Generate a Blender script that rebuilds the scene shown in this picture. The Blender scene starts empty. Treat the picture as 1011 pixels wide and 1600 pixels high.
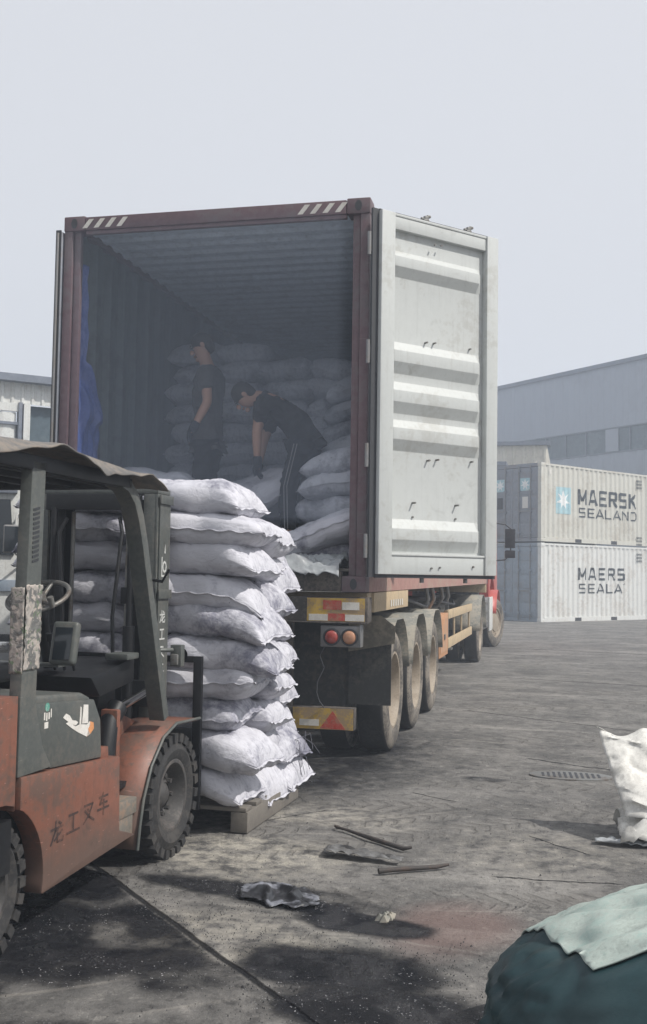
import bpy, bmesh, math, random
from mathutils import Vector, Matrix, Euler, noise
random.seed(7)
R = math.radians
sc = bpy.context.scene
col = sc.collection

# ------------------------------------------------------------------ camera
CAM = Vector((2.61642, -7.41196, 1.44996))
yaw, pitch, roll, FPX = -0.2271, 0.05904, 0.01562, 1637.46
fw = Vector((math.sin(yaw)*math.cos(pitch), math.cos(yaw)*math.cos(pitch), math.sin(pitch)))
rt = Vector((math.cos(yaw), -math.sin(yaw), 0)); up = rt.cross(fw)
r2 = rt*math.cos(roll)+up*math.sin(roll); u2 = -rt*math.sin(roll)+up*math.cos(roll)
cd = bpy.data.cameras.new('camera'); cam = bpy.data.objects.new('camera', cd); col.objects.link(cam)
M = Matrix((r2, u2, -fw)).transposed().to_4x4(); M.translation = CAM
cam.matrix_world = M
cd.sensor_fit = 'VERTICAL'; cd.sensor_height = 24; cd.lens = FPX/1600*24
cd.clip_start = 0.05; cd.clip_end = 3000
sc.camera = cam
sc.render.resolution_x, sc.render.resolution_y = 647, 1024

# ------------------------------------------------------------------ light
SUN = Vector((0.64, -0.10, 0.765)).normalized()
w = bpy.data.worlds.new('World'); sc.world = w; w.use_nodes = True
nt = w.node_tree; bg = nt.nodes['Background']
sky = nt.nodes.new('ShaderNodeTexSky'); sky.sky_type = 'NISHITA'; sky.sun_disc = False
sky.sun_elevation = math.asin(SUN.z); sky.sun_rotation = math.atan2(SUN.x, SUN.y)
sky.air_density = 1.5; sky.dust_density = 6.0; sky.ozone_density = 1.5
hs = nt.nodes.new('ShaderNodeHueSaturation'); hs.inputs['Saturation'].default_value = 0.5
nt.links.new(sky.outputs[0], hs.inputs['Color'])
mx = nt.nodes.new('ShaderNodeMix'); mx.data_type = 'RGBA'; mx.inputs[0].default_value = 0.80
nt.links.new(hs.outputs[0], mx.inputs[6]); mx.inputs[7].default_value = (9.35, 9.5, 10.0, 1)
nt.links.new(mx.outputs[2], bg.inputs[0]); bg.inputs[1].default_value = 0.09
sd = bpy.data.lights.new('sun', 'SUN'); sd.energy = 4.3; sd.angle = R(0.6); sd.color = (1, 0.955, 0.89)
so = bpy.data.objects.new('sun', sd); col.objects.link(so)
so.rotation_euler = SUN.to_track_quat('Z', 'Y').to_euler(); so.location = (10, -5, 20)
vs = sc.view_settings; vs.view_transform = 'Standard'; vs.look = 'None'; vs.exposure = 0.0; vs.gamma = 1
sc.render.engine = 'CYCLES'
sc.cycles.use_denoising = True
sc.cycles.max_bounces = 8; sc.cycles.volume_bounces = 1

# ------------------------------------------------------------------ helpers
def at(px, py, depth):
    return CAM + (fw + r2*((px-505.5)/FPX) - u2*((py-800)/FPX))*depth
def tag(o, label=None, cat=None, group=None, kind=None):
    if label: o['label'] = label
    if cat: o['category'] = cat
    if group: o['group'] = group
    if kind: o['kind'] = kind
    return o
def empty(name, label, cat, loc=(0, 0, 0), rz=0, group=None):
    o = bpy.data.objects.new(name, None); col.objects.link(o); o.location = loc; o.rotation_euler.z = rz
    o.empty_display_size = 0.2
    return tag(o, label, cat, group)

class MB:
    def __init__(s): s.v = []; s.f = []; s.m = []; s.M = Matrix()
    def add(s, vs_, fs, mi=0):
        b = len(s.v); s.v += [s.M @ Vector(v) for v in vs_]
        s.f += [tuple(b+i for i in f) for f in fs]; s.m += [mi]*len(fs); return s
    def box(s, a, b, mi=0, M=None):
        x0, y0, z0 = [min(a[i], b[i]) for i in range(3)]; x1, y1, z1 = [max(a[i], b[i]) for i in range(3)]
        V = [(x0,y0,z0),(x1,y0,z0),(x1,y1,z0),(x0,y1,z0),(x0,y0,z1),(x1,y0,z1),(x1,y1,z1),(x0,y1,z1)]
        if M: V = [M @ Vector(v) for v in V]
        return s.add(V, [(0,3,2,1),(4,5,6,7),(0,1,5,4),(1,2,6,5),(2,3,7,6),(3,0,4,7)], mi)
    def prism(s, pts, axis, a, b, mi=0):
        # pts: 2D polygon in the two other axes (cyclic order), extruded along axis from a to b
        def mk(p, t):
            return {'x': (t, p[0], p[1]), 'y': (p[0], t, p[1]), 'z': (p[0], p[1], t)}[axis]
        n = len(pts); V = [mk(p, a) for p in pts]+[mk(p, b) for p in pts]
        F = [tuple(range(n))[::-1], tuple(range(n, 2*n))]+[(i, (i+1) % n, (i+1) % n+n, i+n) for i in range(n)]
        return s.add(V, F, mi)
    def strip(s, pts, axis, a, b, mi=0):   # open profile extruded
        def mk(p, t):
            return {'x': (t, p[0], p[1]), 'y': (p[0], t, p[1]), 'z': (p[0], p[1], t)}[axis]
        n = len(pts); V = [mk(p, a) for p in pts]+[mk(p, b) for p in pts]
        return s.add(V, [(i, i+1, i+1+n, i+n) for i in range(n-1)], mi)
    def tube(s, path, r, seg=8, mi=0, caps=True):
        P = [Vector(p) for p in path]; rr = r if isinstance(r, (list, tuple)) else [r]*len(P)
        V = []; prev = None
        for i, p in enumerate(P):
            d = (P[min(i+1, len(P)-1)]-P[max(i-1, 0)]).normalized()
            if prev is None:
                a = d.orthogonal().normalized()
            else:
                a = (prev-d*prev.dot(d)); a = a.normalized() if a.length > 1e-6 else d.orthogonal().normalized()
            prev = a; b = d.cross(a)
            for k in range(seg):
                t = 2*math.pi*k/seg; V.append(p+(a*math.cos(t)+b*math.sin(t))*rr[i])
        F = [(i*seg+k, i*seg+(k+1) % seg, (i+1)*seg+(k+1) % seg, (i+1)*seg+k) for i in range(len(P)-1) for k in range(seg)]
        if caps: F += [tuple(range(seg))[::-1], tuple((len(P)-1)*seg+k for k in range(seg))]
        return s.add(V, F, mi)
    def lathe(s, prof, axis='x', c=(0, 0, 0), seg=32, mi=0, closed=False):
        # prof: (along, radius)
        V = []; c = Vector(c)
        for (a, r) in prof:
            for k in range(seg):
                t = 2*math.pi*k/seg; u, v_ = r*math.cos(t), r*math.sin(t)
                V.append(c+Vector({'x': (a, u, v_), 'y': (u, a, v_), 'z': (u, v_, a)}[axis]))
        n = len(prof); F = []
        for i in range(n if closed else n-1):
            j = (i+1) % n
            F += [(i*seg+k, i*seg+(k+1) % seg, j*seg+(k+1) % seg, j*seg+k) for k in range(seg)]
        return s.add(V, F, mi)
    def build(s, name, mats, parent=None, smooth=None, bevel=0, seg=2):
        me = bpy.data.meshes.new(name); me.from_pydata([tuple(v) for v in s.v], [], s.f)
        if not isinstance(mats, (list, tuple)): mats = [mats]
        for m_ in mats: me.materials.append(m_)
        me.polygons.foreach_set('material_index', s.m)
        bm = bmesh.new(); bm.from_mesh(me); bmesh.ops.recalc_face_normals(bm, faces=bm.faces)
        if bevel:
            ed = [e for e in bm.edges if len(e.link_faces) == 2 and e.calc_face_angle(0) > 0.6]
            bmesh.ops.bevel(bm, geom=ed, offset=bevel, segments=seg, affect='EDGES', clamp_overlap=True, profile=0.6)
        bm.to_mesh(me); bm.free()
        if smooth or bevel:
            me.shade_smooth(); me.set_sharp_from_angle(angle=R(smooth or 40))
        o = bpy.data.objects.new(name, me); col.objects.link(o)
        if parent: o.parent = parent
        return o

# ------------------------------------------------------------------ materials
class S:
    """socket wrapper for node maths"""
    def __init__(s, t, k): s.t = t; s.k = k
    def _op(s, op, o=None, o2=None, r=False):
        n = s.t.nodes.new('ShaderNodeMath'); n.operation = op
        args = [s, o, o2]
        if r: args = [o, s, o2]
        for i, a in enumerate(args):
            if a is None: continue
            if isinstance(a, S): s.t.links.new(a.k, n.inputs[i])
            else: n.inputs[i].default_value = a
        return S(s.t, n.outputs[0])
    def __add__(s, o): return s._op('ADD', o)
    __radd__ = __add__
    def __sub__(s, o): return s._op('SUBTRACT', o)
    def __rsub__(s, o): return s._op('SUBTRACT', o, r=True)
    def __mul__(s, o): return s._op('MULTIPLY', o)
    __rmul__ = __mul__
    def abs(s): return s._op('ABSOLUTE')
    def sin(s): return s._op('SINE')
    def max(s, o): return s._op('MAXIMUM', o)
    def min(s, o): return s._op('MINIMUM', o)
    def ss(s, a, b):      # smoothstep a->0, b->1
        n = s.t.nodes.new('ShaderNodeMapRange'); n.interpolation_type = 'SMOOTHSTEP'
        s.t.links.new(s.k, n.inputs[0]); 
        if a < b: n.inputs[1].default_value = a; n.inputs[2].default_value = b
        else: n.inputs[1].default_value = b; n.inputs[2].default_value = a; n.inputs[3].default_value = 1; n.inputs[4].default_value = 0
        return S(s.t, n.outputs[0])
class Mat:
    def __init__(s, name):
        s.m = bpy.data.materials.new(name); s.m.use_nodes = True; s.t = s.m.node_tree
        s.b = s.t.nodes['Principled BSDF']
    def coord(s, kind='Object'):
        if kind == 'World':
            g = s.t.nodes.new('ShaderNodeNewGeometry'); return g.outputs['Position']
        return s.t.nodes.new('ShaderNodeTexCoord').outputs[kind]
    def scaled(s, k, sc_, rnd=False):
        n = s.t.nodes.new('ShaderNodeMapping'); s.t.links.new(k, n.inputs[0]); n.inputs['Scale'].default_value = sc_
        if rnd:
            oi = s.t.nodes.new('ShaderNodeObjectInfo'); c = s.t.nodes.new('ShaderNodeVectorMath'); c.operation = 'SCALE'
            c.inputs[0].default_value = (37, 53, 71); s.t.links.new(oi.outputs['Random'], c.inputs['Scale'])
            s.t.links.new(c.outputs[0], n.inputs['Location'])
        return n.outputs[0]
    def noise(s, k, scale=5, detail=5, rough=.6, dist=0):
        n = s.t.nodes.new('ShaderNodeTexNoise'); s.t.links.new(k, n.inputs['Vector'])
        n.inputs['Scale'].default_value = scale; n.inputs['Detail'].default_value = detail
        n.inputs['Roughness'].default_value = rough; n.inputs['Distortion'].default_value = dist
        return S(s.t, n.outputs[0])
    def voro(s, k, scale=20, feature='F1'):
        n = s.t.nodes.new('ShaderNodeTexVoronoi'); s.t.links.new(k, n.inputs['Vector']); n.feature = feature
        n.inputs['Scale'].default_value = scale; return S(s.t, n.outputs['Distance']), n
    def attr(s, name):
        n = s.t.nodes.new('ShaderNodeAttribute'); n.attribute_name = name; return S(s.t, n.outputs['Fac'])
    def xyz(s, k):
        n = s.t.nodes.new('ShaderNodeSeparateXYZ'); s.t.links.new(k, n.inputs[0]); return [S(s.t, n.outputs[i]) for i in range(3)]
    def mix(s, f, a, b):
        n = s.t.nodes.new('ShaderNodeMix'); n.data_type = 'RGBA'
        if isinstance(f, S): s.t.links.new(f.k, n.inputs[0])
        else: n.inputs[0].default_value = f
        for i, c in ((6, a), (7, b)):
            if isinstance(c, tuple): n.inputs[i].default_value = (*c[:3], 1)
            else: s.t.links.new(c, n.inputs[i])
        return n.outputs[2]
    def set(s, name, v):
        if isinstance(v, S): s.t.links.new(v.k, s.b.inputs[name])
        elif isinstance(v, tuple): s.b.inputs[name].default_value = (*v[:3], 1)
        elif isinstance(v, (int, float)): s.b.inputs[name].default_value = v
        else: s.t.links.new(v, s.b.inputs[name])
    def bump(s, h, strength=.3, dist=.01):
        n = s.t.nodes.new('ShaderNodeBump'); s.t.links.new(h.k, n.inputs['Height'])
        n.inputs['Strength'].default_value = strength; n.inputs['Distance'].default_value = dist
        s.t.links.new(n.outputs[0], s.b.inputs['Normal'])

def worn(name, base, dirt=(.12, .10, .085), amt=.5, scale=3, rough=.55, metal=0, bump=.15, streak=0, chips=None, chip_amt=.5, var=.25, spec=.4, low=None):
    m = Mat(name); k = m.coord(); kk = m.scaled(k, (1, 1, 1), True)
    n1 = m.noise(kk, scale, 8, .65); n2 = m.noise(kk, scale*9, 6, .7)
    n5 = m.noise(m.scaled(k, (1, 1, 1), True), scale*2.7, 7, .7, .7)
    c = m.mix((n2-.5)*1.8+(n1-.5)*1.2+.5, tuple(x*(1-var) for x in base), tuple(min(1, x*(1+var)) for x in base))
    f = (n1+(n2-.5)*.7).ss(.58-.26*amt, .72-.14*amt)*min(1, amt*1.4)
    if low: f = f.max(((m.xyz(k)[2]*-1.0+(n5-.5)*low[2]+(n1-.5)*low[2]).ss(-low[0], -low[1]))*.8)
    c = m.mix(f, c, dirt)
    c = m.mix(n5.ss(.56, .70)*min(.6, amt*.8), c, tuple(x*.55 for x in dirt))
    if streak:
        ks = m.scaled(k, (14, 14, .7), True); n3 = m.noise(ks, 2.5, 5, .6)
        c = m.mix(n3.ss(.52, .75)*streak, c, tuple(x*.6 for x in dirt))
    if chips:
        n4 = m.noise(kk, scale*4.3, 9, .75, .6)
        c = m.mix(n4.ss(.72-.14*chip_amt, .74-.12*chip_amt), c, chips)
        sc_ = m.noise(m.scaled(k, (1.2, 5, 40), True), scale*1.3, 3, .5)
        c = m.mix(sc_.ss(.70, .74)*chip_amt*1.2, c, tuple(min(1, x*1.5+.12) for x in base))
    m.set('Base Color', c); m.set('Roughness', (n1*.35+(rough-.17))); m.set('Metallic', metal)
    m.set('Specular IOR Level', spec)
    if bump: m.bump(n1*.6+n2*.4, bump, .006)
    return m.m
def plain(name, c, rough=.5, metal=0, emit=None):
    m = Mat(name); k = m.coord(); n = m.noise(k, 25, 4)
    m.set('Base Color', m.mix(n, tuple(x*.85 for x in c), tuple(min(1, x*1.12) for x in c))); m.set('Roughness', rough); m.set('Metallic', metal)
    return m.m
def sack_mat(name, base=(.74, .74, .76), dirty=(.26, .26, .29), amt=.35):
    m = Mat(name); k = m.coord(); kk = m.scaled(k, (1, 1, 1), True); x, y, z = m.xyz(k)
    n1 = m.noise(kk, 4.0, 7, .65, .4); n2 = m.noise(kk, 26, 6, .72); n3 = m.noise(m.scaled(k, (1, 6, 6), True), 9, 5, .65)
    end = x.abs().ss(.13, .34)
    ga = m.noise(m.scaled(k, (3.5, 26, 14), True), 1.6, 4, .6, .5); gb = m.noise(m.scaled(k, (7, 12, 10), True), 2.2, 5, .65, 1.2)
    c = m.mix(n3.ss(.3, .75)*.35, base, tuple(v*.74 for v in base))
    oi = m.t.nodes.new('ShaderNodeObjectInfo'); rnd = S(m.t, oi.outputs['Random'])
    c = m.mix((n1+(n2-.5)*.45+(rnd-.5)*.26).ss(.47, .78)*amt*1.7, c, dirty)
    c = m.mix((ga.ss(.50, .36)*end)*.35, c, tuple(v*1.1 for v in dirty))  # gather hollows near the sewn ends take a darker tone
    sp = m.noise(kk, 60, 3, .6)
    c = m.mix((sp.ss(.66, .74)*(n1+(rnd-.5)*.2).ss(.45, .60))*.85, c, (.05, .05, .06))
    w1 = m.t.nodes.new('ShaderNodeTexWave'); w1.inputs['Scale'].default_value = 110; w1.inputs['Distortion'].default_value = .6
    m.t.links.new(k, w1.inputs['Vector'])
    m.set('Base Color', c); m.set('Roughness', .58); m.set('Specular IOR Level', .4)
    m.bump(S(m.t, w1.outputs['Fac'])*.05+ga*end*1.2+gb*.8+n2*.15, .6, .014)
    return m.m
MT = {}
MT['sack'] = sack_mat('woven_sack', (.585, .585, .635), (.17, .17, .22), .58)
MT['sack_in'] = sack_mat('woven_sack_stored', (.64, .65, .70), (.20, .21, .25), .5)
MT['seam'] = plain('sack_seam', (.8, .79, .76), .7)
MT['thread'] = plain('dark_thread', (.10, .10, .12), .8)
MT['maroon'] = worn('container_red_paint', (.125, .078, .088), (.12, .105, .11), .5, 2, .55, chips=(.09, .05, .035), chip_amt=.4)
MT['rail_pink'] = worn('container_rail_faded_red', (.38, .21, .18), (.34, .26, .21), .6, 2, .6, streak=.3)
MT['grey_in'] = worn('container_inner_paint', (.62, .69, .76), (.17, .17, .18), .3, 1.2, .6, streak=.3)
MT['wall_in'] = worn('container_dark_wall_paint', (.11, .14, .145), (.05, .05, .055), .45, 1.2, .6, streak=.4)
MT['door_in'] = worn('door_inner_paint', (.49, .51, .50), (.30, .29, .26), .28, 1.7, .5, streak=.16, chips=(.20, .16, .13), chip_amt=.05, var=.06)
MT['gasket'] = plain('rubber_gasket', (.035, .037, .042), .6)
MT['steel'] = worn('dull_steel', (.22, .22, .21), (.12, .09, .07), .5, 6, .5, .5)
MT['galv'] = worn('galvanised', (.26, .26, .26), (.2, .17, .14), .4, 8, .45, .6)
MT['black'] = worn('dirty_black', (.022, .023, .025), (.07, .065, .06), .35, 5, .6)
MT['chassis'] = worn('chassis_grime_sill_shade', (.05, .045, .042), (.14, .12, .10), .5, 4, .7)
MT['tan_paint'] = worn('trailer_tan_paint', (.50, .39, .25), (.26, .21, .15), .4, 3, .6, chips=(.12, .07, .04), chip_amt=.3)
MT['orange_box'] = worn('toolbox_orange', (.52, .27, .14), (.33, .24, .17), .5, 4, .6, chips=(.12, .07, .04), chip_amt=.4)
MT['yellow'] = worn('bumper_yellow', (.52, .34, .06), (.30, .22, .13), .75, 7, .55, chips=(.20, .15, .08), chip_amt=.4)
MT['refl_red'] = worn('reflector_red', (.46, .07, .05), (.30, .17, .11), .6, 12, .3)
MT['refl_white'] = worn('reflector_white', (.62, .60, .55), (.35, .32, .28), .35, 12, .35)
MT['lens_red'] = worn('lens_red', (.34, .06, .05), (.28, .11, .09), .5, 12, .3)
MT['lens_amber'] = worn('lens_amber', (.48, .24, .14), (.34, .20, .14), .5, 12, .3)
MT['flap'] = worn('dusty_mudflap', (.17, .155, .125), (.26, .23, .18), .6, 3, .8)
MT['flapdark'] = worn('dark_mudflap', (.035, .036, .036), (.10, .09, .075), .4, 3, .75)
MT['fender'] = worn('dusty_fender', (.19, .19, .17), (.30, .27, .22), .6, 4, .7)
MT['tyre'] = worn('dusty_tyre', (.085, .078, .07), (.22, .195, .165), .75, 5, .85, bump=.3)
MT['tyre_dark'] = worn('worked_tyre', (.026, .026, .027), (.065, .06, .055), .5, 6, .8, bump=.3)
MT['tread'] = worn('tyre_tread', (.028, .028, .029), (.06, .055, .05), .35, 6, .85, bump=.3)
MT['rim'] = worn('dusty_rim', (.33, .28, .22), (.20, .16, .12), .5, 6, .6, chips=(.12, .06, .04), chip_amt=.4)
MT['rim_dark'] = worn('fork_rim', (.055, .053, .052), (.12, .105, .095), .5, 7, .6, chips=(.16, .07, .05), chip_amt=.3)
MT['cab_red'] = worn('cab_red', (.42, .075, .06), (.25, .14, .12), .2, 3, .35)
MT['white_metal'] = worn('white_metal', (.62, .63, .61), (.33, .30, .26), .35, 2.5, .5, streak=.3)
MT['glass'] = plain('dark_glass', (.02, .025, .03), .08)
MT['fk_orange'] = worn('forklift_orange', (.21, .085, .056), (.085, .066, .055), .55, 3.4, .5, chips=(.10, .08, .07), chip_amt=.55, streak=.3, low=(.52, .22, .35))
MT['fk_grey'] = worn('forklift_grey', (.085, .093, .088), (.125, .118, .105), .45, 4, .45, chips=(.22, .21, .19), chip_amt=.3)
MT['fk_black'] = worn('forklift_black', (.006, .007, .009), (.020, .019, .019), .3, 4, .5)
MT['fk_step'] = worn('forklift_dirty_step', (.16, .15, .13), (.25, .17, .12), .6, 6, .7)
MT['chrome'] = plain('chrome_rod', (.6, .6, .58), .15, 1)
MT['lettering_dark'] = worn('faded_dark_lettering', (.045, .03, .028), (.16, .075, .05), .5, 14, .6)
MT['lettering_white'] = worn('chalky_white_lettering', (.55, .56, .54), (.2, .2, .2), .4, 20, .6)
MT['sticker'] = worn('torn_sticker', (.68, .66, .62), (.45, .42, .38), .4, 12, .6)
MT['sticker_orange'] = worn('torn_sticker_orange', (.62, .28, .12), (.6, .55, .5), .3, 12, .6)
MT['sticker_green'] = worn('sticker_green', (.08, .28, .22), (.5, .5, .48), .4, 20, .6)
def camo():
    m = Mat('flaking_tape'); k = m.coord(); kk = m.scaled(k, (1, 1, 1))
    n1 = m.noise(kk, 16, 4, .6, .8); n2 = m.noise(kk, 23, 4, .6, 1.2); n3 = m.noise(kk, 40, 3)
    c = m.mix(n1.ss(.45, .55), (.36, .33, .30), (.13, .13, .125)); c = m.mix(n2.ss(.58, .64), c, (.12, .16, .10)); c = m.mix(n3.ss(.56, .62), c, (.42, .37, .33))
    m.set('Base Color', c); m.set('Roughness', .5); m.bump(n1+n3*.5, .6, .01); return m.m
MT['camo'] = camo()
MT['roof_sheet'] = worn('canopy_sheet', (.13, .125, .12), (.22, .185, .15), .5, 2.5, .6, chips=(.20, .12, .08), chip_amt=.2)
MT['wood'] = worn('pallet_wood', (.17, .155, .135), (.12, .11, .10), .5, 5, .8)
MT['blue_sheet'] = worn('blue_sheet', (.06, .10, .30), (.13, .16, .32), .4, 5, .4)
MT['grey_film'] = worn('grey_film', (.34, .36, .37), (.22, .22, .23), .4, 6, .35)
MT['skin'] = plain('skin', (.42, .24, .17), .55)
MT['shirt_grey'] = worn('grey_shirt', (.075, .075, .08), (.04, .04, .04), .4, 6, .9, bump=1.0)
MT['shirt_black'] = worn('black_shirt', (.018, .018, .02), (.03, .03, .03), .3, 6, .9, bump=1.0)
MT['trouser'] = worn('black_trousers', (.012, .013, .017), (.03, .03, .033), .3, 6, .9, bump=1.0)
MT['hair'] = plain('black_hair', (.015, .013, .012), .6)
MT['stripe'] = plain('white_stripe', (.28, .28, .30), .8)
MT['glove'] = plain('dark_glove', (.03, .035, .05), .85)
MT['steelwall'] = worn('warehouse_cladding', (.33, .36, .41), (.27, .29, .33), .3, .12, .6, var=.04)
MT['fascia'] = worn('roof_fascia', (.16, .18, .22), (.2, .2, .22), .3, 1, .6)
MT['beige_clad'] = worn('beige_cladding', (.58, .55, .47), (.4, .37, .3), .3, .6, .6, streak=.15)
MT['cream'] = worn('container_cream', (.56, .555, .50), (.36, .32, .26), .35, 1.1, .6, streak=.35, chips=(.24, .13, .08), chip_amt=.22, var=.08)
MT['creamwhite'] = worn('container_white', (.66, .67, .65), (.42, .38, .33), .35, 1.1, .6, streak=.35, chips=(.25, .14, .09), chip_amt=.18, var=.08)
MT['doorgrey'] = worn('container_door_grey', (.24, .26, .30), (.20, .17, .16), .4, 1.4, .6, streak=.3, chips=(.16, .11, .09), chip_amt=.3)
MT['doorblue'] = worn('container_door_blue', (.27, .32, .38), (.22, .2, .19), .35, 1.4, .6, streak=.3)
MT['letter_black'] = worn('black_lettering', (.035, .045, .055), (.3, .3, .27), .3, 5, .6)
MT['star_blue'] = worn('pale_blue_panel', (.36, .56, .62), (.5, .52, .47), .4, 3, .6)
MT['star_white'] = worn('white_star', (.78, .80, .80), (.6, .6, .56), .2, 3, .6)
MT['winband'] = worn('window_band', (.10, .13, .15), (.15, .18, .19), .3, .5, .25)
MT['dark_open'] = worn('doorway_shade_tone', (.055, .085, .105), (.10, .12, .13), .3, 1, .6)
MT['green_wrap'] = worn('green_woven_wrap', (.010, .036, .042), (.02, .045, .05), .45, 3, .42, bump=.5)
MT['green_pale'] = worn('pale_green_wrap', (.40, .46, .42), (.26, .36, .33), .5, 9, .55, bump=.6)
MT['teal_wrap'] = worn('teal_wrap', (.04, .22, .20), (.10, .25, .22), .4, 5, .45, bump=.5)
MT['white_sheet'] = worn('white_sack_cloth', (.66, .65, .61), (.34, .33, .31), .45, 6, .55, bump=.4)
MT['rust_rod'] = worn('dark_stick', (.045, .04, .038), (.09, .06, .045), .4, 12, .7)
MT['coal'] = worn('charcoal', (.022, .022, .024), (.04, .04, .045), .4, 20, .35)

# ------------------------------------------------------------------ ground
def ground():
    def axis(lo, hi, step, far):
        a = [lo+step*i for i in range(int((hi-lo)/step)+1)]; d = step
        x = a[-1]
        while x < far: d *= 1.22; x += d; a.append(x)
        d = step; x = a[0]; pre = []
        while x > -far: d *= 1.22; x -= d; pre.append(x)
        return pre[::-1]+a
    xs = axis(-.6, 4.2, .025, 1500); ys = axis(-4.6, 2.2, .025, 1500)
    V = []; wet = []; pale = []; red = []
    blobs = [(1.33, -2.76, .50, .16, 1.0, -.30), (1.80, -3.02, .30, .15, 1.0, -.2), (1.78, -3.50, .42, .24, .95, -.1), (2.0, -3.85, .42, .25, .8, 0),
             (1.0, -2.70, .40, .12, .8, -.2), (2.04, .33, .20, .14, .6, 0), (1.38, -1.95, .3, .13, .45, -.3), (1.9, -2.5, .45, .2, .30, 0), (.3, .9, 1.5, 2.2, .7, 0), (.1, -2.2, .65, 1.5, .6, 0), (1.65, -2.72, .45, .12, .55, -.4), (2.3, -3.3, .35, .2, .35, 0)]  # the two widest blobs darken the ground under trailer and forklift
    nz = noise.noise
    ja = Vector((.435, -2.609)); jb = Vector((1.838, -4.027)); jd = (jb-ja).normalized(); jn = Vector((-jd.y, jd.x))
    for y in ys:
        for x in xs:
            near = -1 < x < 5 and -5 < y < 6
            z = 0
            q = q2 = 0
            if near:
                q = nz(Vector((x*1.7, y*1.7, 3))); q2 = nz(Vector((x*7, y*7, 9)))
                z = .010*q+.004*q2+.002*nz(Vector((x*25, y*25, 1)))-.008
            V.append((x, y, z))
            wv = 0
            if near:
                xx = x+.09*q+.04*q2; yy = y+.07*nz(Vector((x*2.1+5, y*2.1, 7)))+.03*q2
                for (bx, by, rx, ry, a_, sh) in blobs:
                    dx, dy = xx-bx, yy-by; dy2 = dy-sh*dx
                    e = math.sqrt((dx/rx)**2+(dy2/ry)**2)
                    wv = max(wv, a_*max(0, min(1, (1.35-e)/.75)))
                s_ = (Vector((xx, yy))-ja).dot(jn)   # negative: left-lower side of the joint
                if s_ < 0 or (Vector((x, y))-ja).dot(jn) < 0:
                    side = min(1, max(0, -(Vector((x, y))-ja).dot(jn)/.02))
                    k = nz(Vector((x*1.9, y*2.6, 31)))+.5*nz(Vector((x*5, y*5, 13)))
                    al = (Vector((x, y))-ja).dot(jd)
                    wv = max(wv, side*max(0, min(1, .92-.9*max(0, k)-max(0, al-.9)*.55)))
            wet.append(wv)
            pv = 0
            if near:
                for (bx, by, rx, ry, a_) in ((.95, -2.1, .55, .45, 1), (1.3, -3.3, .5, .35, .55), (2.5, -1.6, .6, .5, .35), (1.2, -1.2, .6, .35, .6)):
                    e = math.sqrt(((x-bx)/rx)**2+((y-by)/ry)**2)+.5*q+.2*q2; pv = max(pv, a_*max(0, min(1, (1.2-e)/.7)))
            pale.append(pv)
            e = math.sqrt(((x-2.17)/.26)**2+((y+2.93)/.36)**2)+.35*q; red.append(max(0, min(1, (1.25-e)/.6)) if near else 0)
    nx = len(xs); F = [(j*nx+i, j*nx+i+1, (j+1)*nx+i+1, (j+1)*nx+i) for j in range(len(ys)-1) for i in range(nx-1)]
    me = bpy.data.meshes.new('ground'); me.from_pydata(V, [], F)
    for nm, dat in (('wet', wet), ('pale', pale), ('red', red)):
        a = me.attributes.new(nm, 'FLOAT', 'POINT'); a.data.foreach_set('value', dat)
    me.shade_smooth()
    o = bpy.data.objects.new('ground', me); col.objects.link(o); tag(o, kind='structure')
    m = Mat('yard_concrete'); k = m.coord('World'); x, y, z = m.xyz(k)
    n0 = m.noise(k, .35, 5, .55); n1 = m.noise(k, 1.6, 8, .65, .4); n2 = m.noise(k, 9, 8, .7); n3 = m.noise(k, 70, 5, .7)
    ka = m.scaled(k, (.25, 1.3, 1)); na = m.noise(ka, 1.5, 8, .65, .5)      # drag marks running across the yard
    c = m.mix(n1.ss(.3, .7), (.105, .103, .099), (.235, .226, .213))
    c = m.mix(n0.ss(.35, .7)*.5, c, (.13, .125, .12))
    c = m.mix(na.ss(.50, .72)*.6, c, (.36, .345, .32))
    c = m.mix(na.ss(.47, .28)*.6, c, (.085, .083, .082))
    c = m.mix((n2.ss(.50, .66))*.65, c, (.055, .053, .053))
    c = m.mix(n2.ss(.45, .30)*.45, c, (.40, .38, .345))
    nf = m.noise(k, 28, 7, .75, .3); c = m.mix(nf.ss(.54, .68)*.55, c, (.06, .058, .057)); c = m.mix(nf.ss(.44, .32)*.35, c, (.42, .40, .37)); c = m.mix(n3.ss(.60, .72)*.6, c, (.035, .035, .037))
    pale = m.attr('pale'); c = m.mix(pale*(n2.ss(.62, .36))*.9, c, (.44, .41, .35))
    c = m.mix(m.attr('red')*.6, c, (.20, .135, .12))
    # tyre tread prints: curved bands with chevrons
    tracks = None; bumpt = None
    for (cx_, cy_, ang, half, kk_, curv) in ((1.5, -.75, 4, .17, 46, .05), (2.3, .15, 12, .15, 40, .06), (2.6, 2.4, 22, .22, 30, .02), (2.2, 4.6, 30, .25, 26, .02),
                                       (.95, -2.15, 40, .13, 60, 0), (3.3, -2.3, 18, .2, 50, .03), (1.1, -1.5, 35, .12, 60, 0), (3.5, 6.5, 14, .3, 22, .02), (2.4, -2.55, 8, .12, 55, .02)):
        ca, sa = math.cos(R(ang)), math.sin(R(ang))
        u = (x-cx_)*ca+(y-cy_)*sa; v = (y-cy_)*ca-(x-cx_)*sa-(u*u)*curv+(n1-.5)*.08
        band = (v.abs()).ss(half, half*.75)
        chev = ((u+v.abs()*.7)*kk_+(n2-.5)*7).sin().ss(-.1, .8)
        fade = n1.ss(.38, .58)*u.abs().ss(2.6, 1.4)
        t = band*fade; tc = t*chev
        tracks = tc if tracks is None else tracks.max(tc)
        bumpt = t if bumpt is None else bumpt.max(t)
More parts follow.
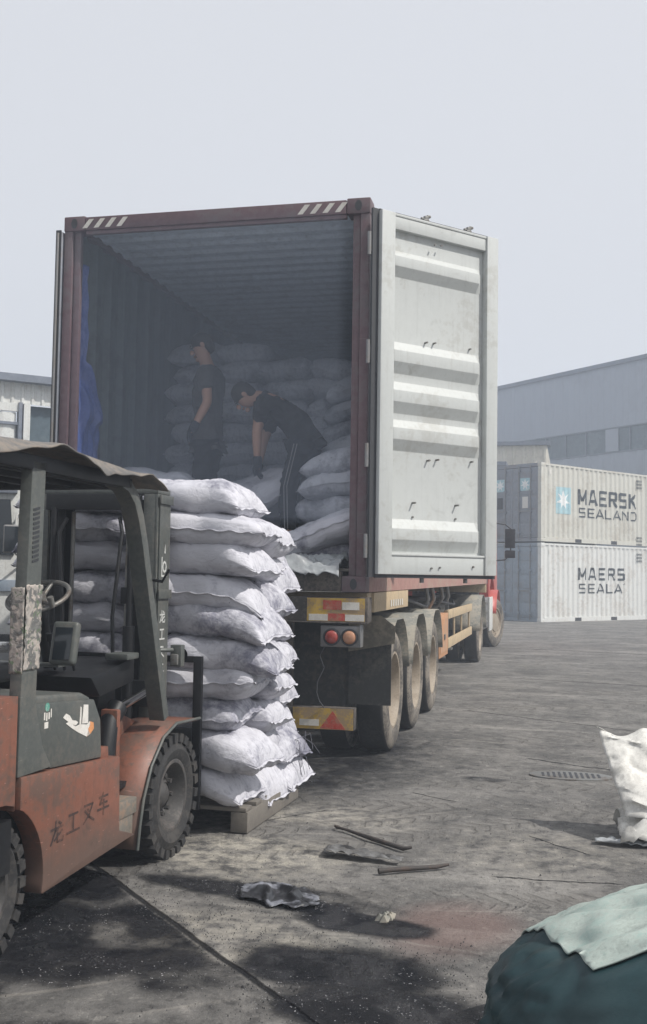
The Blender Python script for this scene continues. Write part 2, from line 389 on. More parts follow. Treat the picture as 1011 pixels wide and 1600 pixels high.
    c = m.mix(bumpt*.35, c, (.21, .20, .185))
    c = m.mix(tracks*.32, c, (.085, .08, .075))
    # long scrape lines
    for (ang, freq) in ((14, 2.1), (35, 1.5), (-12, 1.3)):
        ca, sa = math.cos(R(ang)), math.sin(R(ang))
        n = m.t.nodes.new('ShaderNodeCombineXYZ'); u = (x*ca+y*sa)*.22; v = (y*ca-x*sa)*5.0
        m.t.links.new(u.k, n.inputs[0]); m.t.links.new(v.k, n.inputs[1])
        ns = m.noise(n.outputs[0], freq, 3, .5)
        c = m.mix(ns.ss(.64, .72)*.4, c, (.32, .30, .27)); c = m.mix(ns.ss(.33, .27)*.4, c, (.06, .06, .06))
    # slab joints and cracks
    jm = None
    wob = (m.noise(k, 6, 6, .7)-.5)*.06; wob2 = (m.noise(k, 14, 3, .6)-.5)*.03
    segs = [(.2, -2.371, 2.4, -4.595, .013), (2.40, -1.28, 2.75, -1.62, .006), (1.60, -.30, 1.95, -.52, .006), (2.3, 1.3, 3.4, .75, .012),
            (1.8, 8, 8, 6.4, .02), (1.5, 4.2, 6, 1.5, .012), (1.2, -.95, .8, -1.5, .005), (2.25, -2.15, 2.9, -2.12, .007), (-1, 15, 9, 12.5, .03)]
    for (x0, y0, x1, y1, wd) in segs:
        L = math.hypot(x1-x0, y1-y0); dx, dy = (x1-x0)/L, (y1-y0)/L
        u = (x-x0)*dx+(y-y0)*dy; v = (y-y0)*dx-(x-x0)*dy+wob+wob2
        if x0 == .2: v = (y-y0)*dx-(x-x0)*dy+wob*.35
        s_ = v.abs().ss(wd*1.6, wd*.5)*((u-L/2).abs().ss(L/2, L/2-.06))
        jm = s_ if jm is None else jm.max(s_)
    c = m.mix(jm*.95, c, (.010, .010, .011))
    wet = m.attr('wet'); nw = m.noise(k, 3.3, 9, .7, .8); wf = (wet*1.15+(n2-.5)*.4+(nw-.5)*1.0+(na-.5)*.7); wm = wf.ss(.22, .95)*wet.ss(.02, .55)
    c = m.mix(wm*.98, c, m.mix(nw.ss(.4, .7), (.002, .003, .006), (.017, .017, .020)))
    gl, _ = m.voro(k, 75); gm = gl.ss(.26, .15)*wf.ss(.42, .66)*m.noise(k, 30, 3, .6).ss(.50, .60)*m.noise(k, 2.2, 2, .5).ss(.42, .55)
    c = m.mix(gm*.95, c, (.55, .55, .57))  # white speckles paint glints into the wet patches
    m.set('Base Color', c); core = wf.ss(.75, 1.1)*m.noise(k, 5, 3, .5).ss(.42, .56); m.set('Roughness', (.88-wm*.40-core*.34+(n2-.5)*.15)); m.set('Specular IOR Level', .20-wm*.08+core*.5)
    m.bump(n2*.8+n3*.45+na*.5-tracks*.4-jm*1.0+gm*.5, .8, .03)
    me.materials.append(m.m)
ground()

# ------------------------------------------------------------------ sacks
def sack_mesh(name, L=.76, Wd=.46, T=.21, seed=0, nu=56, nv=32, droop=0.0):
    """pillow sack: long axis x, sewn ends; two sheets joined at the rims"""
    rnd = random.Random(seed); off = Vector((seed*7.3, seed*3.1, seed*1.7))
    nz = noise.noise
    ph = [rnd.uniform(0, 6.28) for _ in range(6)]
    ear = [rnd.uniform(-.03, .07) for _ in range(4)]
    curl = [rnd.uniform(-.06, .02), rnd.uniform(-.06, .02)]
    V = []; F = []
    def pt(u, v, s):
        # u in -1..1 length, v in -1..1 width
        au, av = abs(u), abs(v)
        tu = max(0, 1-au**4.6)**.44; tv = max(0, 1-av**3.4)**.40
        lump = 1+.22*nz(Vector((u*1.1, 0, 2))+off)+.10*nz(Vector((u*2.6, v, 6))+off)
        th = T*.5*tu*tv*lump
        wd = Wd*.5*(.93+.07*tu)
        ei = (0 if u > 0 else 1)*2+(0 if v > 0 else 1)
        ln = L*.5*(1+ear[ei]*av**4*.7-.03*(1-av*av)*au**3)
        x = ln*u; y = wd*v
        end = max(0, (au-.35)/.65)
        # gathers running in from the sewn end, soft creases across the belly
        q = v*11+ph[0]+5*nz(Vector((u*1.2, v*1.5, seed)))
        wr = (abs(math.sin(q))-.5)*.012*end**1.5+math.sin(v*23+ph[1]+6*nz(Vector((u*2, v*2, seed+9))))*.004*end
        big = nz(Vector((u*1.7, v*1.5, s*.8))+off)*.026*tu+nz(Vector((u*4.5, v*3.5, s*.8+4))+off)*.011*tu
        rg = abs(nz(Vector((u*2.2+1.2*nz(Vector((u*2, v*2, 3))+off), v*2.6, s+11))+off))
        rg2 = abs(nz(Vector((u*4.5+1.2*nz(Vector((u*3, v*3, 3))+off), v*3.4, s+31))+off))
        cre = -(max(0, .20-rg)/.20)**2*.014*tu-(max(0, .14-rg2)/.14)**2*.007*tu
        z = s*(th+(wr+big*.8+cre)*min(1, tu*tv*1.2))
        z += curl[0 if u > 0 else 1]*end**2+.008*math.sin(v*4+ph[2]+u)*end**2
        if s < 0: z *= .86
        z -= droop*max(0, u)**3+.035*max(0, au-.6)*(1 if s > 0 else .4)
        y += .014*math.sin(u*6+ph[3])*av+.02*nz(Vector((u*2.3, 0, 5))+off)*av
        return (x, y, z)
    for s in (1, -1):
        for i in range(nu+1):
            # denser near the ends
            t = i/nu*2-1; u = math.sin(t*math.pi/2)*.55+t*.45
            for j in range(nv+1):
                q = j/nv*2-1; v = math.sin(q*math.pi/2)*.6+q*.4
                V.append(pt(u, v, s))
    n1 = (nu+1)*(nv+1)
    def id_(s, i, j):
        return (0 if s > 0 else n1)+i*(nv+1)+j
    for i in range(nu):
        for j in range(nv):
            F.append((id_(1, i, j), id_(1, i+1, j), id_(1, i+1, j+1), id_(1, i, j+1)))
            F.append((id_(-1, i, j), id_(-1, i, j+1), id_(-1, i+1, j+1), id_(-1, i+1, j)))
    mi = [0]*len(F)
    # hem strip at both ends: folded, wavy, frayed
    for sgn in (1, -1):
        i = nu if sgn > 0 else 0
        hl = [.010+.007*abs(nz(Vector((j*.35, seed, sgn)))) for j in range(nv+1)]
        b = len(V)
        for lay in (0, 1):
            for j in range(nv+1):
                a = V[id_(1, i, j)]
                V.append((a[0]+sgn*hl[j]*lay+sgn*.001, a[1], a[2]+(.004-.002*lay)+lay*.006*math.sin(j*.8+ph[4])))
                V.append((a[0]+sgn*hl[j]*lay+sgn*.001, a[1], a[2]-(.004-.002*lay)+lay*.006*math.sin(j*.8+ph[4])))
        st = 2*(nv+1)
        for j in range(nv):
            F.append((b+2*j, b+2*j+2, b+st+2*j+2, b+st+2*j)); F.append((b+2*j+1, b+st+2*j+1, b+st+2*j+3, b+2*j+3))
            F.append((b+st+2*j, b+st+2*j+2, b+st+2*j+3, b+st+2*j+1)); mi += [1, 1, 1]
    if seed % 2:
        for sgn in (-1, 1):
            j = nv if sgn > 0 else 0; b = len(V); i0, i1 = 5, nu-4
            for i in range(i0, i1):
                a = V[id_(1, i, j)]; t_ = (i-i0)/(i1-i0-1); h_ = .006+.016*math.sin(t_*math.pi)**.5*(.7+.6*abs(nz(Vector((i*.3, seed, 4)))))
                V += [(a[0], a[1]-sgn*.012, a[2]+.004), (a[0], a[1]+sgn*h_, a[2]-.004+.007*math.sin(i*.9+ph[5])), (a[0], a[1]-sgn*.012, a[2]-.010)]
            for i in range(i1-i0-1):
                F.append((b+3*i, b+3*i+3, b+3*i+4, b+3*i+1)); F.append((b+3*i+1, b+3*i+4, b+3*i+5, b+3*i+2))
    me = bpy.data.meshes.new(name); me.from_pydata(V, [], F)
    bm = bmesh.new(); bm.from_mesh(me); bmesh.ops.remove_doubles(bm, verts=bm.verts, dist=.0004)
    bmesh.ops.recalc_face_normals(bm, faces=bm.faces); bm.to_mesh(me); bm.free()
    me.polygons.foreach_set('use_smooth', [True]*len(me.polygons))
    return me, mi
SACKS = []; SACKS_IN = []
for i in range(9):
    me, _ = sack_mesh('sack', .76, .46, .245, i+1, droop=(0, .05, .02, .09, .0, .04, .07, .01, .05)[i])
    me.materials.append(MT['sack']); SACKS.append(me)
for i in range(6):
    me, _ = sack_mesh('stored_sack', .78, .50, .25, i+21, 28, 16)
    me.materials.append(MT['sack_in']); SACKS_IN.append(me)
ORD = ['top', 'second', 'third', 'fourth', 'fifth', 'sixth', 'seventh', 'eighth', 'ninth', 'tenth', 'eleventh', 'twelfth', 'thirteenth']
def sack(me, loc, rz=0, rx=0, ry=0, label='', group=None, s=(1, 1, 1), name='sack'):
    o = bpy.data.objects.new(name, me); col.objects.link(o)
    o.location = loc; o.rotation_euler = (R(rx), R(ry), R(rz)); o.scale = s
    tag(o, label, 'sack', group); return o
rs = random.Random(11)

# forklift frame
TH = R(2.2); FO = Vector((.06, -2.33, 0))
FM = Matrix.Translation(FO) @ Matrix.Rotation(-TH, 4, 'Z')
def fl(x, y, z): return FM @ Vector((x, y, z))

# ---- pallet load: eleven layers; columns by position
NL = 10; zt = 1.955; dz = .178
for l in range(NL):
    zc = zt-.075-l*dz+(0, .0, .012, -.008, .01, -.006, .006, 0, -.01, 0)[l]                     # centre of the layer (l=0 topmost)
    lo = l/(NL-1)
    spots = []
    # front row (nearest the forklift): right and left sacks
    jr = rs.choice((-.09, -.05, 0, .03, .06))
    spots.append(('front right', .46+(jr if l else -.075)+(.03 if 4 <= l <= 6 else 0), .80+rs.uniform(-.02, .02), rs.uniform(-6, 6), rs.uniform(-5, 5), rs.uniform(-2, 6)))
    spots.append(('front left', -.30+rs.uniform(-.04, .04), .80+rs.uniform(-.02, .02), rs.uniform(-4, 4)+180, rs.uniform(-3, 3), rs.uniform(-2, 2)))
    if l > 0:
        spots.append(('middle right', .43+rs.uniform(-.05, .03)+.03*lo, 1.20+rs.uniform(-.02, .02), rs.uniform(-7, 7), rs.uniform(-3, 3), rs.uniform(2, 8)))
        spots.append(('back right', .33+rs.uniform(-.03, .04)+.10*lo, 1.58+rs.uniform(-.02, .02), rs.uniform(-8, 8), rs.uniform(-4, 4), rs.uniform(3, 9)))
    if l in (0, 1, 2): spots.append(('middle left', -.33, 1.2, rs.uniform(-4, 4), 0, 0))
    for i, (nm, x, y, rz, rx, ry) in enumerate(spots):
        dzz = 0
        if nm == 'middle right': dzz = -.03-.02*(l == 1)
        if nm == 'back right': dzz = -.05-.03*(l == 1)
        if l == 0 and nm == 'front right': rz, rx, ry = -3, 0, 2
        k = rs.randrange(len(SACKS)); sx = rs.uniform(.95, 1.05)
        layer = 'top layer' if l == 0 else ('bottom layer' if l == NL-1 else ORD[l]+' layer from top')
        sack(SACKS[k], fl(x, y, zc+dzz+rs.uniform(-.006, .006)), rz-2.2, rx, ry,
             'white woven sack in the %s of the pallet load, %s position' % (layer, nm), 'white sacks on the pallet load',
             (sx, rs.choice((1, -1))*rs.uniform(.96, 1.04), rs.uniform(.95, 1.06)))
# pallet under the load
pal = empty('pallet', 'weathered wooden pallet under the stack of white sacks', 'pallet', fl(.20, 1.14, 0), -TH)
for i in range(6): MB().box((-.6, -.5+i*.18, .115), (.6, -.40+i*.18, .137)).build('deck_board', MT['wood'], pal, bevel=.003)
for sx in (-.56, 0, .56): MB().box((sx-.05, -.5, 0), (sx+.05, .5, .113)).build('bearer', MT['wood'], pal, bevel=.004)
# tuft of frayed strands hanging from the low back-right corner
mb = MB()
for i in range(9):
    p = fl(.80+rs.uniform(-.02, .03), 1.66+rs.uniform(-.09, .09), .34+rs.uniform(-.03, .05)); q = p+Vector((rs.uniform(.0, .10), rs.uniform(-.08, .08), rs.uniform(-.05, .04))); q2 = q+Vector((rs.uniform(-.02, .06), rs.uniform(-.05, .05), rs.uniform(-.16, -.05)))
    mb.tube([p, q, q2], .0022, 4)
tag(mb.build('frayed_strands', MT['thread']), 'tuft of dark frayed strands at the low back corner of the sack stack', 'strands')

# ------------------------------------------------------------------ shipping container on the trailer
ZB = 1.3204; W2 = 1.219; H = 2.896; ZT = ZB+H
box = empty('shipping_container', 'tall dark red shipping container with open doors on the trailer, sacks inside', 'container', (0, 0, 0))
def corr_profile(a0, a1, pitch, depth, base):
    """trapezoid corrugation; returns list of (a, offset)"""
    pts = []; a = a0; n = max(1, round((a1-a0)/pitch)); p = (a1-a0)/n
    for i in range(n):
        pts += [(a, base), (a+p*.26, base), (a+p*.5, base+depth), (a+p*.76, base+depth)]; a += p
    pts.append((a1, base)); return pts
def castings(mb, xs, ys, zs, sx=.178, sy=.162, sz=.118):
    pass
def casting(parent, x, y, z, sx, sy, mat):
    """hollow looking corner casting: a block with oval recesses"""
    b = MB(); x0, x1 = (x, x+sx*.178); y0, y1 = (y, y+sy*.162); z0, z1 = z-.059, z+.059
    b.box((x0, y0, z0), (x1, y1, z1))
    o = b.build('corner_casting', mat, parent, bevel=.012)
    h = MB(); cx_ = (x0+x1)/2; cz = z
    ov = [(cx_+.026*math.cos(t*math.pi/8), cz+.040*math.sin(t*math.pi/8)) for t in range(16)]
    yy = y-sy*.003
    h.prism(ov, 'y', yy, yy+sy*.004)
    h.build('casting_hole', MT['gasket'], o)
    return o
ct = MT['maroon']
for sx in (-1, 1):
    for (yy, sy) in ((-.004, 1), (12.196, -1)):
        for zz in (ZB+.059, ZT-.059):
            casting(box, sx*(W2+.003), yy, zz, -sx, sy, ct)
    # corner posts
    MB().box((sx*W2, 0.004, ZB+.118), (sx*(W2-.07), .10, ZT-.118)).box((sx*(W2-.075), .03, ZB+.118), (sx*(W2-.13), .075, ZT-.118)).build('corner_post', ct, box, bevel=.006)
    MB().box((sx*W2, 12.05, ZB+.118), (sx*(W2-.12), 12.19, ZT-.118)).build('corner_post', ct, box, bevel=.006)
    # side rails
    MB().box((sx*(W2-.002), .16, ZB), (sx*(W2-.012), 12.03, ZB+.16)).box((sx*(W2-.012), .16, ZB), (sx*(W2-.06), 12.03, ZB+.012)).build('bottom_rail', MT['rail_pink'], box)
    MB().box((sx*(W2-.002), .16, ZT-.07), (sx*(W2-.062), 12.03, ZT-.01)).build('top_rail', ct, box, bevel=.004)
    # corrugated side sheet
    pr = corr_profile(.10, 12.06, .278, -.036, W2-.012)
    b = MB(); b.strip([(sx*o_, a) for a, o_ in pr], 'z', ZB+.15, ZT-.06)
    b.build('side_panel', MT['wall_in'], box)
# header with hazard stripes
b = MB(); b.box((-W2+.178, -.002, ZT-.115), (W2-.178, .06, ZT-.012)).box((-W2+.178, .012, ZT-.145), (W2-.178, .05, ZT-.115))
hd = b.build('door_header', ct, box, bevel=.004)
for s0 in (-1, 1):
    for i in range(4):
        x0 = s0*1.0-(.0 if s0 > 0 else .02)+(-s0)*i*.095
        st = MB(); st.prism([(x0-.045, ZT-.10), (x0-.005, ZT-.10), (x0+.05, ZT-.03), (x0+.01, ZT-.03)], 'y', -.0055, -.0025)
        st.build('hazard_stripe', MT['refl_white'], hd)
# sill, floor
MB().box((-W2+.178, -.002, ZB+.002), (W2-.178, .08, ZB+.15)).build('door_sill', MT['chassis'], box, bevel=.004)  # near-black chassis material stands in for the shade on the sill
MB().box((-W2+.03, .05, ZB+.152), (W2-.03, 12.0, ZB+.172)).build('floor_boards', MT['wood'], box)
b = MB()
for i in range(22): b.box((-W2+.03, .2+i*.55, ZB+.03), (W2-.03, .26+i*.55, ZB+.15))
b.build('cross_members', MT['chassis'], box)
# roof with transverse corrugation
pr = corr_profile(.06, 12.08, .209, -.02, ZT-.012)
b = MB(); b.strip([(a, o_) for a, o_ in pr], 'x', -W2+.06, W2-.06)
b.build('roof_panel', MT['grey_in'], box)
pr = corr_profile(-W2+.1, W2-.1, .25, .04, 12.15)
MB().strip([(a, o_) for a, o_ in pr], 'z', ZB+.1, ZT-.1).build('front_wall', MT['grey_in'], box)

# ---- right door, swung outwards: inner face towards the camera
DA = .8203
DM = Matrix.Translation((W2+.05, -.03, 0)) @ Matrix.Rotation(DA, 4, 'Z')   # local x = along door, local -y = visible side
def door(parent_M, name_label):
    d = empty('container_door', None, None); d.parent = box; d.matrix_local = parent_M; return d
d = bpy.data.objects.new('right_door', None); col.objects.link(d); d.parent = box; d.matrix_local = DM; d.name = 'container_door'
tag(d, 'pale grey inner side of the swung-open right door')
z0, z1 = ZB+.135, ZT-.118
Wd = 1.155
zz = lambda y: z1-(y-335)*(z1-z0)/558.0
di = MT['door_in']
# stiles and rails (visible side is local -y)
MB().box((.012, -.062, z0), (.135, 0, z1)).build('door_stile', di, d, bevel=.006)
MB().box((Wd-.115, -.062, z0), (Wd, 0, z1)).build('door_stile', di, d, bevel=.006)
MB().box((.136, -.052, z1-.020), (Wd-.116, 0, z1)).box((.136, -.046, z1-.115), (Wd-.116, 0, z1-.020)).build('door_rail', di, d, bevel=.005)
MB().box((.136, -.046, z0), (Wd-.116, 0, z0+.135)).box((.136, -.054, z0+.135), (Wd-.116, 0, z0+.152)).build('door_rail', di, d, bevel=.005)
# pressed panel: profile along z, with ridges whose ends slope in
ridges = [(391, 401, 417, 432), (534, 548, 566, 583), (596, 610, 628, 645), (655, 668, 686, 703), (808, 823, 840, 858)]
base, top = -.006, -.052
b = MB(); x0, x1 = .136, Wd-.116
def ring(xa, xb, z_, yy): return [(xa, yy, z_), (xb, yy, z_)]
V = []; rows = [(z1-.115, base, 0)]
for (a_, b_, c_, e_) in ridges:
    rows += [(zz(a_), base, 0), (zz(b_), top, 1), (zz(c_), top, 1), (zz(e_), base, 0)]
rows += [(z0+.152, base, 0)]
xi = [x0, x0+.004, x0+.05, x1-.075, x1-.02, x1]
V = []; 
for (z_, yy, r_) in rows:
    for k, x in enumerate(xi):
        y_ = base if (k in (0, 5) or not r_) else yy
        if r_ and k in (1,): y_ = yy
        if r_ and k == 4: y_ = base
        V.append((x, y_, z_))
n = len(xi); F = [(i*n+j, i*n+j+1, (i+1)*n+j+1, (i+1)*n+j) for i in range(len(rows)-1) for j in range(n-1)]
b.add(V, F)
pn = b.build('door_panel', di, d)
bv = pn.modifiers.new('bevel', 'BEVEL'); bv.width = .007; bv.segments = 3; bv.limit_method = 'ANGLE'; bv.angle_limit = R(20)
pn.data.shade_smooth()
MB().box((.02, .004, z0+.01), (Wd-.02, .012, z1-.01)).build('door_outer_sheet', MT['maroon'], d)
# gasket round the rim
MB().box((-.045, -.025, z0-.022), (.011, -.005, z1+.01)).box((.012, -.03, z0-.026), (Wd+.012, -.008, z0-.001)).box((Wd+.001, -.028, z0), (Wd+.014, -.008, z1)).box((.012, -.03, z1+.001), (Wd, -.012, z1+.012)).build('gasket', MT['gasket'], d)
# bolts through the panel, their shanks standing proud
for (px_, py_, lng) in ((664, 536, .03), (677, 537, .03), (733, 546, .02), (667, 720, .035), (681, 719, .035), (735, 722, .03), (644, 786, .04), (644, 808, .012), (711, 790, .04), (711, 811, .012), (668, 888, .014), (681, 887, .014), (733, 886, .014), (674, 385, .01), (684, 386, .01)):
    dep = 7.5; p = CAM+0*fw
    vv = fw + r2*((px_-505.5)/FPX) - u2*((py_-800)/FPX)
    nrm = Vector((math.sin(DA), -math.cos(DA), 0)); o0 = Vector((W2+.05, -.03, 0))+nrm*.006
    t = (o0-CAM).dot(nrm)/vv.dot(nrm); P = DM.inverted() @ (CAM+vv*t)
    yb = -.006 if 400 < py_ < 860 else -.046
    MB().tube([(P.x, yb+.004, P.z), (P.x, yb-lng, P.z)], .0075, 8).build('door_bolt', MT['steel'], d)
# lock rods with cams on the far (outer) side, cam heads above the door top
for x in (.50, .93):
    MB().tube([(x, .045, z0-.06), (x, .045, z1+.05)], .017, 10).build('lock_rod', MT['galv'], d, smooth=50)
    c_ = MB(); c_.box((x-.03, .02, z1+.028), (x+.02, .07, z1+.045)).box((x-.012, .03, z1+.045), (x+.022, .06, z1+.075)).box((x+.012, .03, z1+.066), (x+.045, .055, z1+.085)).box((x-.045, .03, z1+.04), (x-.02, .05, z1+.058))
    c_.build('lock_cam', MT['steel'], d, bevel=.004)
for z_ in (z0+.2, z0+.85, z0+1.6, z1-.25):
    MB().box((-.06, -.015, z_-.06), (.0, .012, z_+.06)).tube([(-.055, .0, z_-.085), (-.055, .0, z_+.085)], .016, 10).build('hinge', MT['galv'], d, smooth=50)
# scuffs on the ridge
# ---- left door, folded back along the left side
dl = bpy.data.objects.new('container_door', None); col.objects.link(dl); dl.parent = box
dl.matrix_local = Matrix.Translation((-W2-.012, -.02, 0)) @ Matrix.Rotation(R(89.6), 4, 'Z')
MB().box((0, 0, z0), (1.155, .04, z1)).build('door_leaf', MT['doorgrey'], dl, bevel=.006)
MB().box((-.012, 0, z0-.02), (-.001, .042, z1+.005)).build('gasket', MT['gasket'], dl)
for x in (.3, .75): MB().tube([(x, .058, z0-.05), (x, .058, z1+.05)], .017, 10).build('lock_rod', MT['galv'], dl, smooth=50)
MB().tube([(-.02, .02, z0+.02), (-.02, .02, z1-.02)], .010, 8).build('hinge', MT['galv'], dl, smooth=50)

# blue sheet hanging inside by the left wall
def cloth(name, mat, f, nu, nv, parent=None, thick=.0015):
    V = [f(i/nu, j/nv) for i in range(nu+1) for j in range(nv+1)]
    F = [(i*(nv+1)+j, (i+1)*(nv+1)+j, (i+1)*(nv+1)+j+1, i*(nv+1)+j+1) for i in range(nu) for j in range(nv)]
    b = MB(); b.add(V, F); o = b.build(name, mat, parent, smooth=60)
    so_ = o.modifiers.new('solid', 'SOLIDIFY'); so_.thickness = thick; return o
nzv = lambda a, b, c=0: noise.noise(Vector((a, b, c)))
def fblue(u, v):
    # v from top (0) to bottom (1); u across from the post inward
    z = 3.88-v*2.25; wd = .10+.30*max(0, min(1, (v-.36)/.16))*(1-.5*max(0, (v-.6)/.4))
    y = .12+u*wd+.02*nzv(v*9, u*2, 4)
    x = -1.155+.015+.05*abs(nzv(u*4, v*5, 1))+.035*nzv(u*9, v*12, 2)+.05*u*(1 if .35 < v < .55 else .3)
    return (x, y, z)
tag(cloth('plastic_sheet', MT['blue_sheet'], fblue, 24, 70), 'crumpled blue plastic sheet hanging inside the container by its left wall', 'sheet')

# ---- sacks stored inside
ZF = ZB+.172
def put(x, y, z, rz, ry, label, rx=0, s=1.0, me=None):
    k = rs.randrange(len(SACKS_IN))
    sack(me or SACKS_IN[k], (x, y, z), rz, rx, ry, label, 'sacks stored inside the container', (s, rs.choice((1, -1)), rs.uniform(.95, 1.05)), 'stored_sack')
cols = [('leftmost', -.93, 11), ('second from left', -.47, 11), ('middle', -.01, 10), ('second from right', .45, 10), ('rightmost', .90, 10)]
for nm, x, n in cols:
    for l in range(n):
        o_ = ORD[n-1-l]
        put(x+rs.uniform(-.03, .03), 2.50+rs.uniform(-.05, .05), ZF+.10+l*.20+rs.uniform(-.012, .012), 90+rs.uniform(-9, 9), rs.uniform(-3, 3),
            'dusty sack in the %s column of the back sack wall, %s' % (nm, 'topmost' if n-1-l == 0 else o_+' from top'), rx=rs.uniform(-6, 6)+(0 if x < 0 else 5))
def heap(nm, x, y, n, tilt, rz, jit=.03, z0_=0):
    for l in range(n):
        put(x+rs.uniform(-jit, jit), y+rs.uniform(-jit, jit), ZF+.10+l*.195+z0_, rz+rs.uniform(-10, 10), tilt*(.4+.6*l/max(1, n-1))+rs.uniform(-3, 3),
            'dusty sack in %s, %s' % (nm, 'topmost' if l == n-1 else ORD[n-1-l]+' from top'), rx=rs.uniform(-5, 5))
heap('the heap along the right wall, tall far pile', .80, 2.02, 9, -16, 5)
heap('the heap along the right wall, middle pile', .86, 1.58, 6, -13, 12)
heap('the heap along the right wall, low near pile', .88, 1.10, 5, -8, -8)
heap('the low pile left of the standing man', -.80, 1.05, 4, 3, 5)
heap('the pile between the two men', -.10, 1.62, 4, -8, 15)
put(.10, 1.06, ZF+.62, 40, -32, 'pale sack being lifted by the bending man', rx=12, me=SACKS[2])
heap('the floor layer behind the bending man', .42, 1.95, 1, 0, 80)
heap('the floor layer under the men', -.35, 1.35, 1, 0, 90)
heap('the floor layer by the bending feet', .30, 1.30, 1, 0, 10)
put(.83, .40, ZF+.24, -4, -20, 'large speckled sack lying tilted at the right door post', rx=-8, s=1.06, me=SACKS[4])
put(.84, .55, ZF+.09, 3, -4, 'flat sack under the speckled sack at the door post', s=1.0, me=SACKS[1])
put(.20, .45, ZF+.09, 8, 0, 'pale sack on the container sill behind the pallet load', me=SACKS[5])
# grey film over the sill
def ffilm(u, v):
    x = .42+u*.62; y = .30-v*.42; 
    z = ZF+.06+.06*nzv(u*3, v*3, 7)+.10*abs(nzv(u*5+nzv(u*3, v*3, 1), v*5, 3))+.03*abs(nzv(u*13, v*11, 3))-max(0, v-.62)*.35*(.7+.5*nzv(u*4, 0, 8))-.03*u*v
    if v > .7: y = .30-.7*.42-(v-.7)*.25
    return (x+.05*nzv(v*4, u*2, 2), y, z)
tag(cloth('plastic_film', MT['grey_film'], ffilm, 44, 34), 'crumpled grey plastic film spilling over the container sill', 'film')

# ------------------------------------------------------------------ wheels
def wheel(parent, x, y, r, wd, tmat, rmat, side=1, rim=.62, dual=False, lugs=0, name='wheel', dish=.06, hubr=.1, bolts=8, steer=0):
    """wheel with outer face at local x, extending inward (-side)"""
    e = bpy.data.objects.new(name, None); col.objects.link(e); e.parent = parent; e.location = (x, y, r-.006); e.rotation_euler = (rs.uniform(0, 6), 0, steer)
    s = -side; rr = r*rim
    t = MB()
    def tyre(x0):
        t.lathe([(x0+s*.02, rr), (x0+s*.008, rr+.02), (x0+s*.0, rr+(r-rr)*.45), (x0+s*.012, r-.045), (x0+s*.03, r-.012), (x0+s*.05, r), (x0+s*(wd-.05), r), (x0+s*(wd-.03), r-.012), (x0+s*(wd-.012), r-.045), (x0+s*wd, rr+(r-rr)*.45), (x0+s*(wd-.008), rr+.02), (x0+s*(wd-.02), rr)], seg=48)
    tyre(0)
    if dual: tyre(s*(wd+.05))
    if lugs:
        for i in range(lugs):
            a = 2*math.pi*i/lugs
            for sd_, ph_ in ((0, 0), (1, .5)):
                aa = a+ph_*2*math.pi/lugs; Mr = Matrix.Rotation(aa, 4, 'X')
                xa = s*(.004 if not sd_ else wd*.52); xb = s*(wd*.48 if not sd_ else wd-.004)
                t.box((xa, -.30*2*math.pi*r/lugs, r-.035), (xb, .30*2*math.pi*r/lugs, r+.010), M=Mr)
    else:
        for x0 in ((0, s*(wd+.05)) if dual else (0,)):
            for q in (.25, .5, .75):
                pass
    ty = t.build('tyre', [tmat, MT['tread']], e, smooth=35)
    for p in ty.data.polygons:
        c_ = p.center
        if math.hypot(c_.y, c_.z) > r-.030 and abs(p.normal.x) < .8: p.material_index = 1
    m = MB()
    # rim: lip, well, dish
    xr = s*.018
    m.lathe([(xr, rr+.012), (xr-s*.004, rr+.004), (xr-s*.002, rr-.012), (xr+s*.03, rr-.03), (xr+s*dish, rr-.045), (xr+s*(dish+.015), rr*.62), (xr+s*(dish*.72), hubr*1.5), (xr+s*(dish*.6), hubr*1.25)], seg=40)
    hd_ = .55 if dual else (.45 if lugs else .1)
    m.lathe([(xr+s*(dish*.75), hubr*1.35), (xr+s*(dish*(hd_+.1)), hubr*.95), (xr+s*(dish*hd_), hubr*.7), (xr+s*(dish*hd_-.004), .002)], seg=24)
    m.lathe([(s*(wd-.02), rr+.01), (s*(wd-.05), rr-.03), (s*(wd*.5), rr-.05)], seg=32)
    if dual: m.lathe([(s*(wd*.5), rr-.05), (s*(2*wd+.03), rr)], seg=32)
    bt = m
    for i in range(bolts):
        a = 2*math.pi*i/bolts; c_ = (hubr*1.9*math.cos(a), hubr*1.9*math.sin(a))
        bt.tube([(xr+s*(dish*.9), *c_), (xr+s*(dish*.55), *c_)], .013, 6)
    m.build('rim', rmat, e, smooth=35)
    return e

# ------------------------------------------------------------------ semi trailer
tr = empty('semi_trailer', 'skeletal semi trailer carrying the dark red container', 'trailer', (0, 0, 0))
b = MB()
for sx in (-1, 1):
    b.box((sx*.47, .1, ZB-.20), (sx*.61, 12.3, ZB-.18)).box((sx*.53, .1, ZB-.45), (sx*.55, 12.3, ZB-.2)).box((sx*.47, .1, ZB-.47), (sx*.61, 12.3, ZB-.45))
for i in range(14): b.box((-.53, .35+i*.9, ZB-.40), (.53, .43+i*.9, ZB-.25))
b.build('chassis_frame', MT['chassis'], tr)
# cross bolsters under the box
for y in (.20, 12.0): MB().box((-1.2, y, ZB-.165), (1.2, y+.16, ZB-.005)).build('bolster', MT['tan_paint'], tr, bevel=.006)
MB().box((1.10, .40, ZB-.155), (1.215, 2.15, ZB-.005)).build('side_beam', MT['tan_paint'], tr, bevel=.006)
MB().box((-1.10, .40, ZB-.155), (-1.215, 2.15, ZB-.005)).build('side_beam', MT['tan_paint'], tr, bevel=.006)
for i in range(6):
    MB().box((1.2165, 1.15+i*.12, ZB-.13), (1.219, 1.21+i*.12, ZB-.075)).build('plate_mark', MT['refl_white'], tr)
